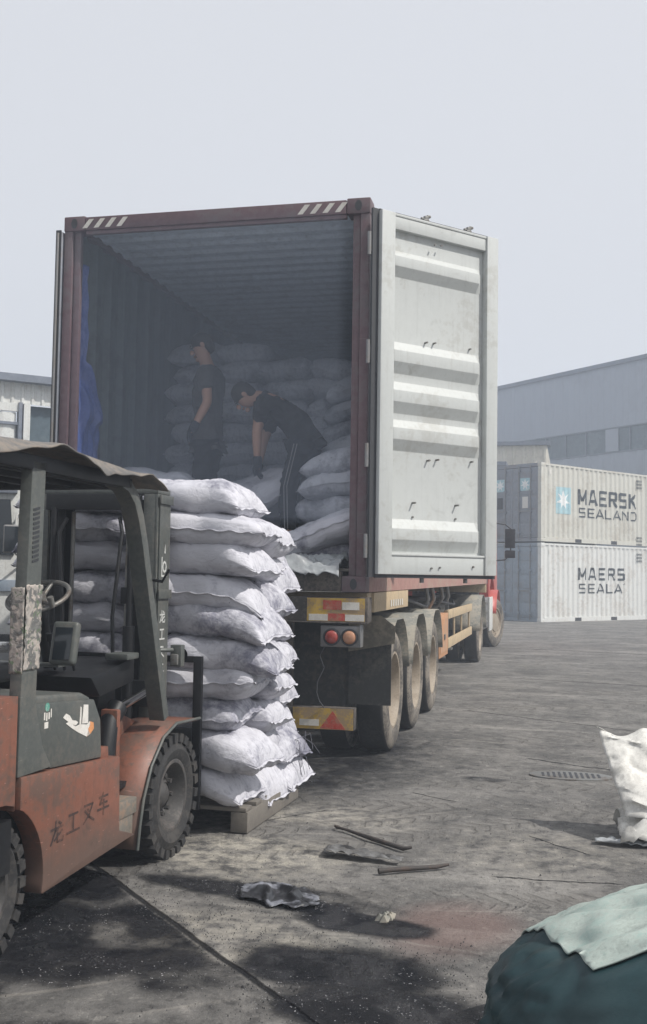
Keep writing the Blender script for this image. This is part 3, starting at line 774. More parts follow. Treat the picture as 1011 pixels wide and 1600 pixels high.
# rear bumper with reflective plates
YB = -.03
bp = MB().box((-1.245, YB, 1.105), (1.245, YB+.16, 1.285)).box((-1.25, YB-.015, 1.098), (1.25, YB+.02, 1.108)).build('rear_bumper', MT['chassis'], tr, bevel=.005)
for sx in (-1, 1):
    a, c = sorted((sx*.80, sx*1.225))
    MB().box((a, YB-.004, 1.112), (c, YB-.001, 1.278)).build('yellow_plate', MT['yellow'], bp)
    k = lambda t: sx*t
    for (u0, u1, w0, w1, mt) in ((.92, 1.055, 1.195, 1.262, 'refl_red'), (1.06, 1.185, 1.195, 1.25, 'refl_white'), (.815, .955, 1.116, 1.162, 'refl_white'), (.957, 1.08, 1.116, 1.168, 'refl_red'), (1.083, 1.222, 1.116, 1.162, 'refl_white')):
        MB().box((k(u0), YB-.007, w0), (k(u1), YB-.0045, w1)).build('reflector', MT[mt], bp)
    # lamp housing
    lb = MB().box((k(.90), YB+.01, .928), (k(1.195), YB+.09, 1.080)).box((k(1.188), YB-.01, .93), (k(1.200), YB+.09, 1.090)).build('lamp_housing', MT['galv'], tr, bevel=.006)
    for (cx_, mt) in ((.985, 'lens_red'), (1.115, 'lens_amber')):
        q = MB().lathe([(0, .062), (-.018, .062), (-.02, .052), (-.006, .050)], 'y', (k(cx_), YB+.008, 1.0), 28).build('lamp_bezel', MT['gasket'], lb, smooth=40)
        q = MB().lathe([(-.008, .050), (-.020, .045), (-.027, .025), (-.029, .001)], 'y', (k(cx_), YB+.008, 1.0), 28).build('lamp_lens', MT[mt], lb, smooth=60)
# low under-run guard
ug = MB().box((-1.15, .0, .335), (1.15, .09, .492)).build('underrun_guard', MT['chassis'], tr, bevel=.006)
for sx in (-1, 1):
    k = lambda t: sx*t
    MB().box((k(.70), -.004, .338), (k(1.145), -.001, .488)).build('yellow_plate', MT['yellow'], ug)
    MB().prism([(k(.90), .342), (k(1.09), .342), (k(.995), .470)], 'y', -.007, -.0045).build('reflector', MT['refl_red'], ug)
    MB().box((k(.75), -.007, .36), (k(.895), -.0045, .405)).build('reflector', MT['refl_white'], ug)
    MB().box((k(.6), .02, .49), (k(.68), .08, 1.1)).build('guard_bracket', MT['chassis'], tr)
# cable from lamp box to guard
MB().tube([(.93, -.01, .93), (.90, -.03, .86), (.93, -.02, .78), (.885, -.03, .68), (.88, -.03, .60), (.90, -.03, .54), (.93, -.01, .495)], .005, 6).build('lamp_cable', MT['gasket'], tr, smooth=60)
# mud flap sheets behind the first axle
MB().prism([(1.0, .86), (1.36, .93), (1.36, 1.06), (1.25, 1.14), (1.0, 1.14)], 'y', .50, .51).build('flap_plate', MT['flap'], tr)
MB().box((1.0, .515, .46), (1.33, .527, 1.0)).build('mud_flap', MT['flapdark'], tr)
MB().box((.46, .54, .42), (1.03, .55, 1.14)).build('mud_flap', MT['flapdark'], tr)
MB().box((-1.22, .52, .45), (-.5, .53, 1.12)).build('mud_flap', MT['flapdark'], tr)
AX = (1.34, 2.65, 3.96)
for i, y in enumerate(AX):
    MB().tube([(-1.1, y, .5), (1.1, y, .5)], .07, 12).build('axle', MT['chassis'], tr, smooth=50)
    for sx in (-1, 1):
        wheel(tr, sx*1.24, y, .50, .27, MT['tyre'], MT['rim'], sx, .62, dual=True, dish=.13, hubr=.10, bolts=8)
        # fender: bent sheet over the wheel
        pts = []
        for a in range(12, 169, 12): pts.append((y+.56*math.cos(R(a)), .52+.60*math.sin(R(a))))
        pts = [(p[0], min(p[1], 1.085)) for p in pts]
        f_ = MB().strip(pts, 'x', sx*.66, sx*1.27)
        fo = f_.build('fender', MT['fender'], tr, smooth=50); fo.modifiers.new('s', 'SOLIDIFY').thickness = .006
# tool box and side guard (right), matching pair on the left
for sx in (-1, 1):
    bx_ = MB().box((sx*.85, 4.62, .50), (sx*1.22, 5.50, 1.0)).build('tool_box', MT['orange_box'], tr, bevel=.008)
    MB().box((sx*1.222, 4.68, .55), (sx*1.226, 5.44, .95)).build('box_lid', MT['orange_box'], bx_)
    MB().box((sx*1.227, 5.0, .70), (sx*1.24, 5.1, .76)).build('latch', MT['steel'], bx_)
    g = MB(); g.box((sx*1.19, 5.56, .92), (sx*1.22, 8.9, 1.03)).box((sx*1.19, 5.56, .56), (sx*1.22, 8.9, .68))
    for y in (5.58, 6.6, 7.6, 8.8): g.box((sx*1.165, y, .57), (sx*1.188, y+.06, 1.02))
    g.build('side_guard', MT['tan_paint'], tr, bevel=.004)
    # landing leg
    MB().box((sx*.72, 9.0, .35), (sx*.84, 9.12, 1.2)).box((sx*.66, 8.95, .30), (sx*.90, 9.17, .335)).build('landing_leg', MT['steel'], tr, bevel=.006)
    for y in (4.45, 5.0, 5.9, 6.6):
        MB().tube([(sx*1.08, y, 1.31), (sx*1.10, y+.04, 1.18), (sx*1.04, y+.1, 1.08), (sx*.95, y+.12, 1.05)], .025, 8).build('twist_lock', MT['galv'], tr, smooth=50)
MB().lathe([(-.3, .001), (-.3, .13), (.3, .13), (.3, .001)], 'y', (.80, 6.6, 1.0), 20).build('air_tank', MT['steel'], tr, smooth=40)
MB().lathe([(-.3, .001), (-.3, .13), (.3, .13), (.3, .001)], 'y', (.80, 7.5, 1.0), 20).build('air_tank', MT['steel'], tr, smooth=40)
MB().tube([(1.05, 3.0, 1.22), (1.12, 4.2, 1.10), (1.0, 5.5, 1.15), (1.1, 7.4, 1.05), (.9, 9, 1.1)], .016, 6).build('air_hose', MT['gasket'], tr, smooth=60)

# ------------------------------------------------------------------ tractor
tk = empty('tractor_truck', 'red cab-over tractor truck coupled ahead of the trailer', 'truck', (0, 10.7, 0), R(-.55))
MB().box((-.42, -.9, .75), (-.34, 5.2, 1.0)).box((.34, -.9, .75), (.42, 5.2, 1.0)).box((-.34, -.85, .8), (.34, -.75, .98)).box((-.34, 2.2, .8), (.34, 2.35, .98)).build('chassis_frame', MT['chassis'], tk)
for y in (0, ):
    for sx in (-1, 1):
        wheel(tk, sx*1.22, y, .505, .27, MT['tyre'], MT['rim'], sx, .62, dual=True, dish=.12, hubr=.11)
        pts = [(y+.60*math.cos(R(a)), .50+.64*math.sin(R(a))) for a in range(5, 176, 10)]
        fo = MB().strip(pts, 'x', sx*.62, sx*1.26).build('fender', MT['fender'], tk, smooth=50); fo.modifiers.new('s', 'SOLIDIFY').thickness = .008
for sx in (-1, 1):
    wheel(tk, sx*1.20, 4.0, .505, .28, MT['tyre'], MT['rim'], sx, .60, dish=.02, hubr=.12, bolts=10, steer=R(-16))
    t_ = MB().box((sx*.60, 1.15, .48), (sx*1.18, 2.75, 1.05)).build('fuel_tank', MT['galv'], tk, bevel=.05, seg=3)
    MB().box((sx*1.182, 2.0, .42), (sx*1.21, 2.72, 1.06)).build('tank_panel', MT['white_metal'], t_, bevel=.01)
    for z_ in (.6, .78, .95): MB().box((sx*1.12, 1.2, z_), (sx*1.2, 1.9, z_+.03)).build('step', MT['steel'], t_)
# cab: profile in (y,z)
prof = [(3.10, .98), (3.38, .98), (3.45, 1.22), (3.75, 1.42), (4.30, 1.42), (4.62, 1.22), (4.72, .55), (5.35, .55), (5.42, 1.1), (5.38, 1.75), (5.15, 2.95), (4.95, 3.1), (3.2, 3.15), (3.08, 3.0)]
cb = MB().prism(prof, 'x', -1.10, 1.10).build('cab', MT['cab_red'], tk, bevel=.03, seg=2)
for sx in (-1, 1):
    MB().prism([(4.02, 1.95), (5.10, 1.95), (4.98, 2.7), (4.02, 2.75)], 'x', sx*1.101, sx*1.109).build('side_window', MT['glass'], cb)
    MB().prism([(3.3, 2.1), (3.8, 2.1), (3.8, 2.7), (3.3, 2.7)], 'x', sx*1.101, sx*1.109).build('side_window', MT['glass'], cb)
    MB().box((sx*1.102, 3.92, 1.45), (sx*1.106, 3.935, 2.9)).build('door_seam', MT['gasket'], cb)
    MB().box((sx*1.104, 4.0, 1.75), (sx*1.13, 4.16, 1.79)).build('door_handle', MT['black'], cb)
    pts = [(4.0+.66*math.cos(R(a)), .50+.68*math.sin(R(a))) for a in range(8, 173, 11)]
    fo = MB().strip(pts, 'x', sx*.8, sx*1.23).build('wheel_arch', MT['cab_red'], cb, smooth=50); fo.modifiers.new('s', 'SOLIDIFY').thickness = .01
    mr = MB().tube([(sx*1.10, 5.1, 2.62), (sx*1.28, 5.25, 2.60), (sx*1.40, 5.25, 2.5), (sx*1.40, 5.25, 1.95), (sx*1.28, 5.2, 1.82), (sx*1.10, 5.1, 1.8)], .016, 8).build('mirror_bracket', MT['black'], tk, smooth=60)
    MB().box((sx*1.28, 5.19, 2.08), (sx*1.50, 5.26, 2.50)).build('mirror', MT['black'], mr, bevel=.02)
    MB().box((sx*1.28, 5.20, 1.86), (sx*1.50, 5.26, 2.03)).build('mirror', MT['black'], mr, bevel=.02)
MB().prism([(-1.05, 1.85), (1.05, 1.85), (1.0, 2.8), (-1.0, 2.8)], 'y', 5.10, 5.12).build('windscreen', MT['glass'], cb)
MB().box((.45, 2.35, 1.0), (.95, 2.75, 1.9)).build('air_intake', MT['black'], tk, bevel=.02)
MB().box((-.4, 2.85, .98), (.4, 3.0, 2.2)).build('engine_cover', MT['black'], tk)
for i, (a, h) in enumerate(((.2, 1.9), (.35, 1.85), (-.1, 1.8))):
    MB().tube([(a, 2.9, h), (a+.1, 2.5, h-.6), (a, 1.9, 1.15), (a, 1.3, 1.12)], .018, 6).build('air_hose', MT['cab_red'] if i == 0 else MT['black'], tk, smooth=60)

# ------------------------------------------------------------------ forklift
fk = empty('forklift', 'worn orange and dark grey forklift carrying the pallet of sacks', 'forklift', FO, -TH)
OR, GR, BK = MT['fk_orange'], MT['fk_grey'], MT['fk_black']
FWY, RWY = .11, -1.50
for sx in (-1, 1):
    wheel(fk, sx*.60, FWY, .305, .20, MT['tyre_dark'], MT['rim_dark'], sx, .58, lugs=26, dish=.075, hubr=.05, bolts=8)
    wheel(fk, sx*.56, RWY, .25, .17, MT['tyre_dark'], MT['rim_dark'], sx, .56, lugs=24, dish=.04, hubr=.05, bolts=6, steer=R(2))
# side skirts (orange) with the arch for the rear wheel
def arc(cy, cz, r, a0, a1, n=10): return [(cy+r*math.cos(R(a0+(a1-a0)*i/n)), cz+r*math.sin(R(a0+(a1-a0)*i/n))) for i in range(n+1)]
for sx in (-1, 1):
    ar = arc(RWY, .24, .325, 60, -12, 10)
    ar = [p for p in ar if p[0] > -1.372]
    prof = [(-1.36, .655)]+[(-1.36, .53)]+ar+[(-1.18, .165), (-.33, .205), (-.50, .26), (-.515, .60)]
    sp = MB().prism(prof, 'x', sx*.50, sx*.585).build('side_panel', OR, fk, bevel=.008)
    if sx > 0: sp['label'] = 'orange side panel with dark painted characters'
    # inner step
    MB().box((sx*.30, -.51, .30), (sx*.575, -.30, .375)).box((sx*.50, -.51, .20), (sx*.57, -.33, .30)).build('step', MT['fk_step'], fk, bevel=.006)
    # front fender: side web and curved top
    cur = [(.42, .655), (.10, .668), (-.06, .62), (-.20, .50), (-.28, .36), (-.315, .24), (-.335, .13)]
    web = [(.10, .668), (-.06, .62), (-.20, .50), (-.28, .36), (-.315, .24), (-.335, .13), (-.36, .13), (-.47, .34), (-.48, .66), (-.35, .74), (-.2, .70), (-.05, .72)]
    MB().prism(web, 'x', sx*.30, sx*.37).build('fender_web', OR, fk, bevel=.004)
    f_ = MB().strip(cur, 'x', sx*.30, sx*.60).build('fender', OR, fk, smooth=50); f_.modifiers.new('s', 'SOLIDIFY').thickness = .010
    MB().tube([(sx*.60, a, b_) for a, b_ in cur], .008, 8).build('fender_edge', MT['fk_grey'], fk, smooth=60)
# belly / chassis block and floor plate
MB().box((-.49, -1.34, .16), (.49, -.52, .64)).box((-.29, -.52, .16), (.29, .30, .40)).build('chassis', BK, fk, bevel=.01)
MB().box((-.49, -.66, .405), (.49, -.10, .43)).build('floor_plate', BK, fk)
# counterweight
cwp = [(-2.05, .30), (-2.12, .42), (-2.10, .93), (-2.03, .99), (-1.385, .965), (-1.385, .53)]+[(RWY+.33*math.cos(R(a)), .24+.33*math.sin(R(a))) for a in range(70, 181, 10)]+[(RWY-.33, .22)]
MB().prism(cwp, 'x', -.575, .575).build('counterweight', OR, fk, bevel=.02, seg=3)
MB().box((-.56, RWY-.3, .3), (.56, RWY+.12, .5)).build('arch_liner', BK, fk)
# engine hood with side cover
hp = [(-1.345, .945), (-.80, .905), (-.735, .885), (-.665, .785), (-.648, .622), (-1.105, .642), (-1.24, .83), (-1.345, .85)]
MB().prism([(-1.345, .955), (-.79, .915), (-.72, .89), (-.655, .79), (-.645, .60), (-1.345, .64)], 'x', -.53, .53).build('engine_hood', GR, fk, bevel=.018, seg=3)
hc = MB().prism([(-1.10, .642), (-.652, .615), (-.668, .785), (-.735, .882), (-1.33, .925), (-1.215, .80)], 'x', .531, .560).build('side_cover', GR, fk, bevel=.008)
MB().prism([(-1.112, .632), (-.64, .604), (-.655, .80), (-1.34, .94), (-1.23, .80)], 'x', .5305, .536).build('cover_gap', BK, hc)
MB().prism([(-.66, .60), (-.58, .60), (-.585, .655), (-.655, .66)], 'x', .45, .56).build('corner_block', OR, fk, bevel=.006)
# torn sticker on the cover (jagged flat pieces) and small tag
stk = MB()
def sp2(pts, mi=0): stk.prism(pts, 'x', .5605, .5620, mi)
sp2([(-1.01, .835), (-.985, .85), (-.955, .838), (-.93, .815), (-.90, .81), (-.88, .80), (-.90, .79), (-.94, .80), (-.97, .815)])
sp2([(-.985, .808), (-.965, .812), (-.90, .785), (-.86, .79), (-.80, .78), (-.775, .79), (-.77, .775), (-.79, .76), (-.77, .735), (-.80, .728), (-.88, .758), (-.94, .785)])
sp2([(-.868, .79), (-.853, .79), (-.852, .86), (-.862, .865)])
sp2([(-.845, .79), (-.79, .785), (-.793, .865), (-.835, .87)])
sp2([(-.80, .727), (-.765, .736), (-.735, .755), (-.74, .782), (-.772, .79), (-.785, .76)], 1)
stk.build('torn_sticker', [MT['sticker'], MT['sticker_orange']], hc)
tg2 = MB()
tg2.prism(arc(-1.14, .895, .018, 0, 330, 9), 'x', .5605, .5615, 0)
for (a, b_, c_, e_) in ((-1.165, .845, -1.155, .875), (-1.148, .84, -1.138, .872), (-1.13, .845, -1.12, .872), (-1.112, .85, -1.105, .885), (-1.16, .81, -1.13, .835)): tg2.prism([(a, b_), (c_, b_), (c_, e_), (a, e_)], 'x', .5605, .5615, 1)
tg2.build('small_sticker', [MT['sticker_green'], MT['sticker']], hc)
# seat
MB().box((-.28, -1.30, .955), (.22, -.82, 1.04)).box((-.28, -1.36, 1.03), (.22, -1.26, 1.42)).build('seat', BK, fk, bevel=.03, seg=3)
# rear pillars with slotted plate, flaking tape
for sx in (-1, 1):
    V = []
    for (yy0, yy1, z_) in ((-1.378, -1.125, .655), (-1.378, -1.20, .75), (-1.377, -1.262, .92), (-1.362, -1.252, 1.30), (-1.34, -1.238, 1.88)):
        V += [(sx*.528, yy0, z_), (sx*.580, yy0, z_), (sx*.580, yy1, z_), (sx*.528, yy1, z_)]
    F = [(0, 1, 2, 3), (16, 17, 18, 19)]
    for i in range(4):
        for j in range(4): F.append((i*4+j, i*4+(j+1) % 4, (i+1)*4+(j+1) % 4, (i+1)*4+j))
    b = MB(); b.add(V, F); p_ = b.build('rear_pillar', GR, fk, bevel=.006)
    if sx > 0:
        s_ = MB()
        for i in range(12):
            z_ = 1.475+i*.0185; y_ = -1.325+.0*i
            s_.prism([(y_-.002, z_), (y_+.045, z_+.010), (y_+.045, z_+.020), (y_-.002, z_+.010)], 'x', .5805, .5825)
        s_.build('slots', MT['gasket'], p_)
        def ftape(u, v):
            z_ = 1.06+v*.33; w_ = -1.368+.007*v
            return (.5835+.004*abs(nzv(u*5, v*14, 5)), w_-.002+u*.118+.010*nzv(3, v*16, 2)*(u-.5)*2, z_+.008*nzv(u*7, 0, 3))
        tp = cloth('flaking_tape', MT['camo'], ftape, 10, 50, p_)
        def ftape2(u, v):
            return (.585-u*.058, -1.3805-.004*abs(nzv(u*5, v*14, 7)), 1.05+v*.33+.01*nzv(u*6, 2, 2))
        cloth('flaking_tape', MT['camo'], ftape2, 8, 40, p_)
    # front pillar: curved box section
    path = [(-.56, 1.875), (-.46, 1.85), (-.38, 1.79), (-.325, 1.70), (-.275, 1.58), (-.225, 1.43), (-.165, 1.26), (-.11, 1.10), (-.04, .90), (.03, .70)]
    V = []; 
    for i, (yy, z_) in enumerate(path):
        a = Vector(path[max(0, i-1)]); c_ = Vector(path[min(len(path)-1, i+1)]); dd = (c_-a).normalized(); nn = Vector((-dd.y, dd.x))*.031
        V += [(sx*.49, yy+nn.x, z_+nn.y), (sx*.575, yy+nn.x, z_+nn.y), (sx*.575, yy-nn.x, z_-nn.y), (sx*.49, yy-nn.x, z_-nn.y)]
    n = len(path); F = [(0, 1, 2, 3), tuple((n-1)*4+k for k in range(4))]
    for i in range(n-1):
        for j in range(4): F.append((i*4+j, i*4+(j+1) % 4, (i+1)*4+(j+1) % 4, (i+1)*4+j))
    b = MB(); b.add(V, F); b.build('front_pillar', GR, fk, bevel=.007)
# roof frame bars and crumpled cover sheet
b = MB()
for x in (-.45, -.27, -.09, .09, .27, .45): b.box((x-.02, -1.70, 1.845), (x+.02, -.45, 1.885))
b.box((-.575, -1.74, 1.84), (.575, -1.68, 1.90)).box((-.575, -.50, 1.835), (.575, -.44, 1.885)).box((-.58, -1.7, 1.84), (-.53, -.47, 1.9)).box((.53, -1.7, 1.84), (.58, -.47, 1.9))
b.build('roof_guard', BK, fk, bevel=.006)
def froof(u, v):
    x = -.66+u*1.32; y = -1.85+v*1.62
    e = max(0, (abs(x)-.56)/.10); fr = max(0, (v-.90)/.10); bk = max(0, (.06-v)/.06)
    z = 1.925+.028*math.sin(v*3.1)+.012*nzv(u*3, v*3, 2)+.012*abs(nzv(u*9, v*6, 5))
    z -= e*(.040+.030*math.sin(v*11+.6)+.018*nzv(0, v*15, 8))+fr*.045+bk*.03
    z -= .045*max(0, v-.55)
    if abs(x) > .56: x = math.copysign(.56+(abs(x)-.56)*(.9-.2*math.sin(v*11)), x)
    return (x, y, z)
cloth('roof_cover', MT['roof_sheet'], froof, 60, 60, fk, .006)
# dashboard, cowl, steering
MB().box((-.49, -.30, .43), (.36, -.12, .98)).prism([(-.60, .96), (-.14, 1.02), (-.14, .90), (-.50, .86)], 'x', -.49, .47).build('cowl', BK, fk, bevel=.015)
MB().box((-.3, -.60, 1.0), (.30, -.50, 1.012)).build('cowl_ledge', GR, fk)
MB().tube([(.15, -.40, .95), (.20, -.61, 1.305)], .03, 12).build('steering_column', BK, fk, smooth=50)
def torus(mb, c, r, rr, Mx, seg=40, s2=10):
    V = []; 
    for i in range(seg):
        t = 2*math.pi*i/seg
        for j in range(s2):
            q = 2*math.pi*j/s2; V.append(Vector(c)+(Mx @ Vector(((r+rr*math.cos(q))*math.cos(t), (r+rr*math.cos(q))*math.sin(t), rr*math.sin(q)))))
    F = [(i*s2+j, ((i+1) % seg)*s2+j, ((i+1) % seg)*s2+(j+1) % s2, i*s2+(j+1) % s2) for i in range(seg) for j in range(s2)]
    mb.add(V, F)
SWC = Vector((.20, -.62, 1.325)); Mx = Euler((R(28), 0, 0)).to_matrix()
b = MB(); torus(b, SWC, .142, .011, Mx)
for a in (90, 210, 330): b.tube([SWC+Mx @ Vector((.03*math.cos(R(a)), .03*math.sin(R(a)), -.02)), SWC+Mx @ Vector((.140*math.cos(R(a)), .140*math.sin(R(a)), 0))], .010, 8)
b.tube([SWC+Mx @ Vector((0, 0, -.04)), SWC+Mx @ Vector((0, 0, .01))], .035, 14)
b.tube([SWC+Mx @ Vector((.12, -.09, 0)), SWC+Mx @ Vector((.12, -.09, .05))], .014, 8)
b.build('steering_wheel', MT['steel'], fk, smooth=50)
# instrument panel, tilted
ip = MB(); ip.M = Matrix.Translation((.355, -.64, 1.125)) @ Euler((R(-14), 0, R(4))).to_matrix().to_4x4()
ip.box((-.062, -.02, -.11), (.062, .03, .09)); o = ip.build('instrument_panel', GR, fk, bevel=.02, seg=3)
ip2 = MB(); ip2.M = ip.M; ip2.box((-.042, -.026, -.09), (.042, -.019, .06)); ip2.build('display', MT['glass'], o, bevel=.01)
for i, x in enumerate((.23, .28, .33)):
    MB().tube([(x, -.5, .98), (x+.01, -.58, 1.13+.02*i)], .007, 8).tube([(x+.01, -.58, 1.12+.02*i), (x+.012, -.59, 1.155+.02*i)], .014, 10).build('lever', BK, fk, smooth=50)
MB().box((.40, -.33, 1.021), (.52, -.20, 1.05)).build('tray', GR, fk, bevel=.006)
# tilt cylinder by the fender
MB().tube([(.42, -.36, .50), (.42, -.30, .72), (.42, -.22, .78)], .05, 14).build('tilt_cylinder', BK, fk, smooth=50)
MB().tube([(.42, -.24, .77), (.40, .18, .82)], .022, 12).build('piston_rod', MT['chrome'], fk, smooth=50)
MB().box((.38, -.32, .55), (.47, -.28, .78)).build('cylinder_bracket', OR, fk, bevel=.01)
# head lamp on a bracket by the front pillar
hl = MB().box((.585, .03, .965), (.645, .08, 1.075)).tube([(.53, -.06, 1.05), (.60, .03, 1.05)], .012, 8).build('head_lamp', GR, fk, bevel=.012)
MB().lathe([(.10, .045), (.115, .04), (.12, .001)], 'y', (.615, -.02, 1.02), 20).build('lamp_lens', MT['chrome'], hl, smooth=60)
MB().box((.595, .008, .975), (.635, .028, 1.03)).build('lamp_back', MT['steel'], hl, bevel=.008)
MB().tube([(.50, -.20, 1.42), (.62, -.17, 1.40), (.66, -.18, 1.46)], .008, 8).build('mirror_arm', BK, fk, smooth=50)
# mast
ms = bpy.data.objects.new('mast', None); col.objects.link(ms); ms.parent = fk
MT2 = 1.875
for sx in (-1, 1):
    # outer channel (open inward) and inner channel
    MB().box((sx*.375, .30, .10), (sx*.36, .47, MT2)).box((sx*.36, .30, .10), (sx*.29, .322, MT2)).box((sx*.36, .448, .10), (sx*.29, .47, MT2)).build('mast_rail', GR, ms, bevel=.003)
    MB().box((sx*.285, .335, .12), (sx*.27, .46, MT2-.03)).box((sx*.27, .335, .12), (sx*.21, .352, MT2-.03)).box((sx*.27, .44, .12), (sx*.21, .46, MT2-.03)).build('inner_rail', BK, ms, bevel=.003)
    MB().tube([(sx*.235, .27, .15), (sx*.235, .27, 1.15)], .032, 14).tube([(sx*.235, .27, 1.15), (sx*.235, .27, 1.80)], .018, 12).build('lift_cylinder', BK, ms, smooth=50)
    MB().tube([(sx*.17, .36, .2), (sx*.17, .37, 1.78)], .012, 6).build('lift_chain', MT['steel'], ms, smooth=50)
    MB().tube([(sx*.16+.0, .28, 1.74), (sx*.19, .25, 1.66), (sx*.15, .24, 1.2), (sx*.17, .25, .6)], .011, 8).build('hose', BK, ms, smooth=60)
MB().box((-.375, .30, MT2+.001), (.375, .47, MT2+.03)).build('mast_crossbar', GR, ms, bevel=.004)
MB().box((-.285, .26, MT2-.09), (.285, .298, MT2-.002)).build('mast_crossbar', BK, ms, bevel=.004)
for xa, xb in ((-.37, -.18), (.18, .37)): MB().box((xa, .27, 1.27), (xb, .298, 1.36)).build('mast_crossbar', BK, ms, bevel=.004)
MB().box((-.36, .27, .72), (.36, .298, .86)).build('mast_crossbar', BK, ms, bevel=.004)
MB().box((-.33, .26, .3), (.33, .298, .42)).build('mast_crossbar', BK, ms, bevel=.004)
# right outer plate wide enough for the painted characters
pl = MB().box((.377, .315, .75), (.384, .455, MT2-.02)).build('mast_plate', GR, ms)
# tie plate and bracket pieces beside the right rail
for z_ in (1.30, 1.82): MB().box((.386, .30, z_), (.396, .47, z_+.05)).build('mast_bracket', GR, ms, bevel=.003)
# carriage with load backrest
cr = MB().box((-.52, .50, .16), (.52, .54, .26)).box((-.52, .50, .48), (.52, .54, .58)).box((-.30, .49, .14), (-.2, .535, .60)).box((.2, .49, .14), (.3, .535, .60)).build('carriage', BK, ms, bevel=.005)
MB().box((.52, .505, .14), (.57, .535, .98)).box((-.57, .505, .14), (-.52, .535, .98)).box((-.52, .505, .945), (.52, .535, .98)).box((-.2, .51, .585), (-.17, .53, .945)).box((.17, .51, .585), (.2, .53, .945)).build('load_backrest', BK, ms, bevel=.004)
for sx in (-1, 1): MB().box((sx*.22, .54, .045), (sx*.34, 1.55, .085)).box((sx*.22, .54, .045), (sx*.34, .58, .55)).build('fork', BK, ms, bevel=.006)

# ------------------------------------------------------------------ writing
def text_mesh(s, size, bold=0, font=None):
    cu = bpy.data.curves.new('txt', 'FONT'); cu.body = s; cu.size = size; cu.offset = bold; cu.resolution_u = 3
    cu.align_x = 'LEFT'; cu.extrude = 0
    o = bpy.data.objects.new('txt', cu); col.objects.link(o)
    dg = bpy.context.evaluated_depsgraph_get(); me = bpy.data.meshes.new_from_object(o.evaluated_get(dg))
    bpy.data.objects.remove(o); bpy.data.curves.remove(cu); return me
def strokes(ch):
    """simple brush strokes of each painted character in a unit cell"""
    return {
        'long': [[(.1, .68), (.9, .70)], [(.42, .98), (.40, .6), (.10, .08)], [(.55, .66), (.55, .12), (.92, .10), (.95, .25)], [(.85, .52), (.35, .22)], [(.65, .92), (.78, .82)]],
        'gong': [[(.18, .86), (.82, .86)], [(.5, .86), (.5, .14)], [(.06, .13), (.94, .13)]],
        'cha': [[(.15, .85), (.80, .85), (.55, .40), (.12, .08)], [(.22, .62), (.55, .30), (.92, .08)], [(.42, .66), (.52, .56)]],
        'che': [[(.15, .82), (.85, .82)], [(.48, .98), (.22, .52), (.80, .52)], [(.05, .28), (.95, .28)], [(.52, .66), (.52, .0)]]}[ch]
def painted(chs, place, wdt, parent, mat, name='painted_character'):
    for ci, ch in enumerate(chs):
        b = MB()
        for si, st in enumerate(strokes(ch)):
            for i in range(len(st)-1):
                a, c_ = Vector(st[i]), Vector(st[i+1]); d_ = (c_-a).normalized(); n_ = Vector((-d_.y, d_.x))*wdt*.5; a = a-d_*wdt*.4; c_ = c_+d_*wdt*.4
                P = [a+n_, a-n_, c_-n_*.85, c_+n_*.85]
                lo = [place(ci, p.x, p.y, .0010+.0003*si) for p in P]
                b.add(lo, [(0, 1, 2, 3)])
        b.build(name, mat, parent)
# side panel: four dark characters climbing to the front
def plc(ci, u, v, h):
    y = -1.135+ci*.135+u*.115; z = .335+ci*.012+v*.095
    return (.585+h, y, z)
painted(['long', 'gong', 'cha', 'che'], plc, .12, sp if False else fk, MT['lettering_dark'])
def plm(ci, u, v, h):
    return (.384+h, .335+u*.075, 1.165-ci*.094+v*.070)
painted(['long', 'gong', 'cha', 'che'], plm, .13, pl, MT['lettering_white'])
b = MB()   # warning mark and triangle above the characters
b.prism([(.345, 1.43), (.355, 1.43), (.355, 1.53), (.345, 1.53)], 'x', .3845, .386)
b.prism([(.345, 1.42), (.42, 1.42), (.42, 1.43), (.345, 1.43)], 'x', .3845, .386)
for k in range(8):
    a = k*45; b.prism([(.385+.028*math.cos(R(a)), 1.475+.034*math.sin(R(a))), (.385+.028*math.cos(R(a+45)), 1.475+.034*math.sin(R(a+45))), (.385+.017*math.cos(R(a+45)), 1.475+.022*math.sin(R(a+45))), (.385+.017*math.cos(R(a)), 1.475+.022*math.sin(R(a)))], 'x', .3845, .386)
b.prism([(.38, 1.55), (.395, 1.55), (.39, 1.60)], 'x', .3845, .386)
b.build('warning_mark', MT['lettering_white'], pl)

# ------------------------------------------------------------------ far stack of two containers
SX, SY, SA = 1.8569, 27.3027, .9115
CH = 2.591; CL = 6.06; CW = 2.438
NC = 22; PCH = (CL-.3)/NC; CD = .036
def corr_off(a):   # outward offset of the wall at position a along its length (from .15)
    t = ((a-.15) / PCH) % 1
    if t < .26: return 0
    if t < .5: return -CD*(t-.26)/.24
    if t < .76: return -CD
    return -CD*(1-t)/.24
def corr_mesh(me, fx, matn, name, parent, z_off=0, lift=.006):
    """bend a flat mesh (x along wall, y up) to the corrugated sheet"""
    bm = bmesh.new(); bm.from_mesh(me)
    for i in range(NC+1):
        for t in (0, .26, .5, .76):
            x = .15+(i+t)*PCH
            g = bm.verts[:]+bm.edges[:]+bm.faces[:]
            bmesh.ops.bisect_plane(bm, geom=g, plane_co=(x, 0, 0), plane_no=(1, 0, 0))
    b = MB(); b.v = [Vector((v.co.x, -corr_off(v.co.x)-lift, v.co.y)) for v in bm.verts]
    bm.verts.index_update(); b.f = [tuple(v.index for v in f.verts) for f in bm.faces]; b.m = [0]*len(b.f); bm.free()
    return b.build(name, matn, parent)
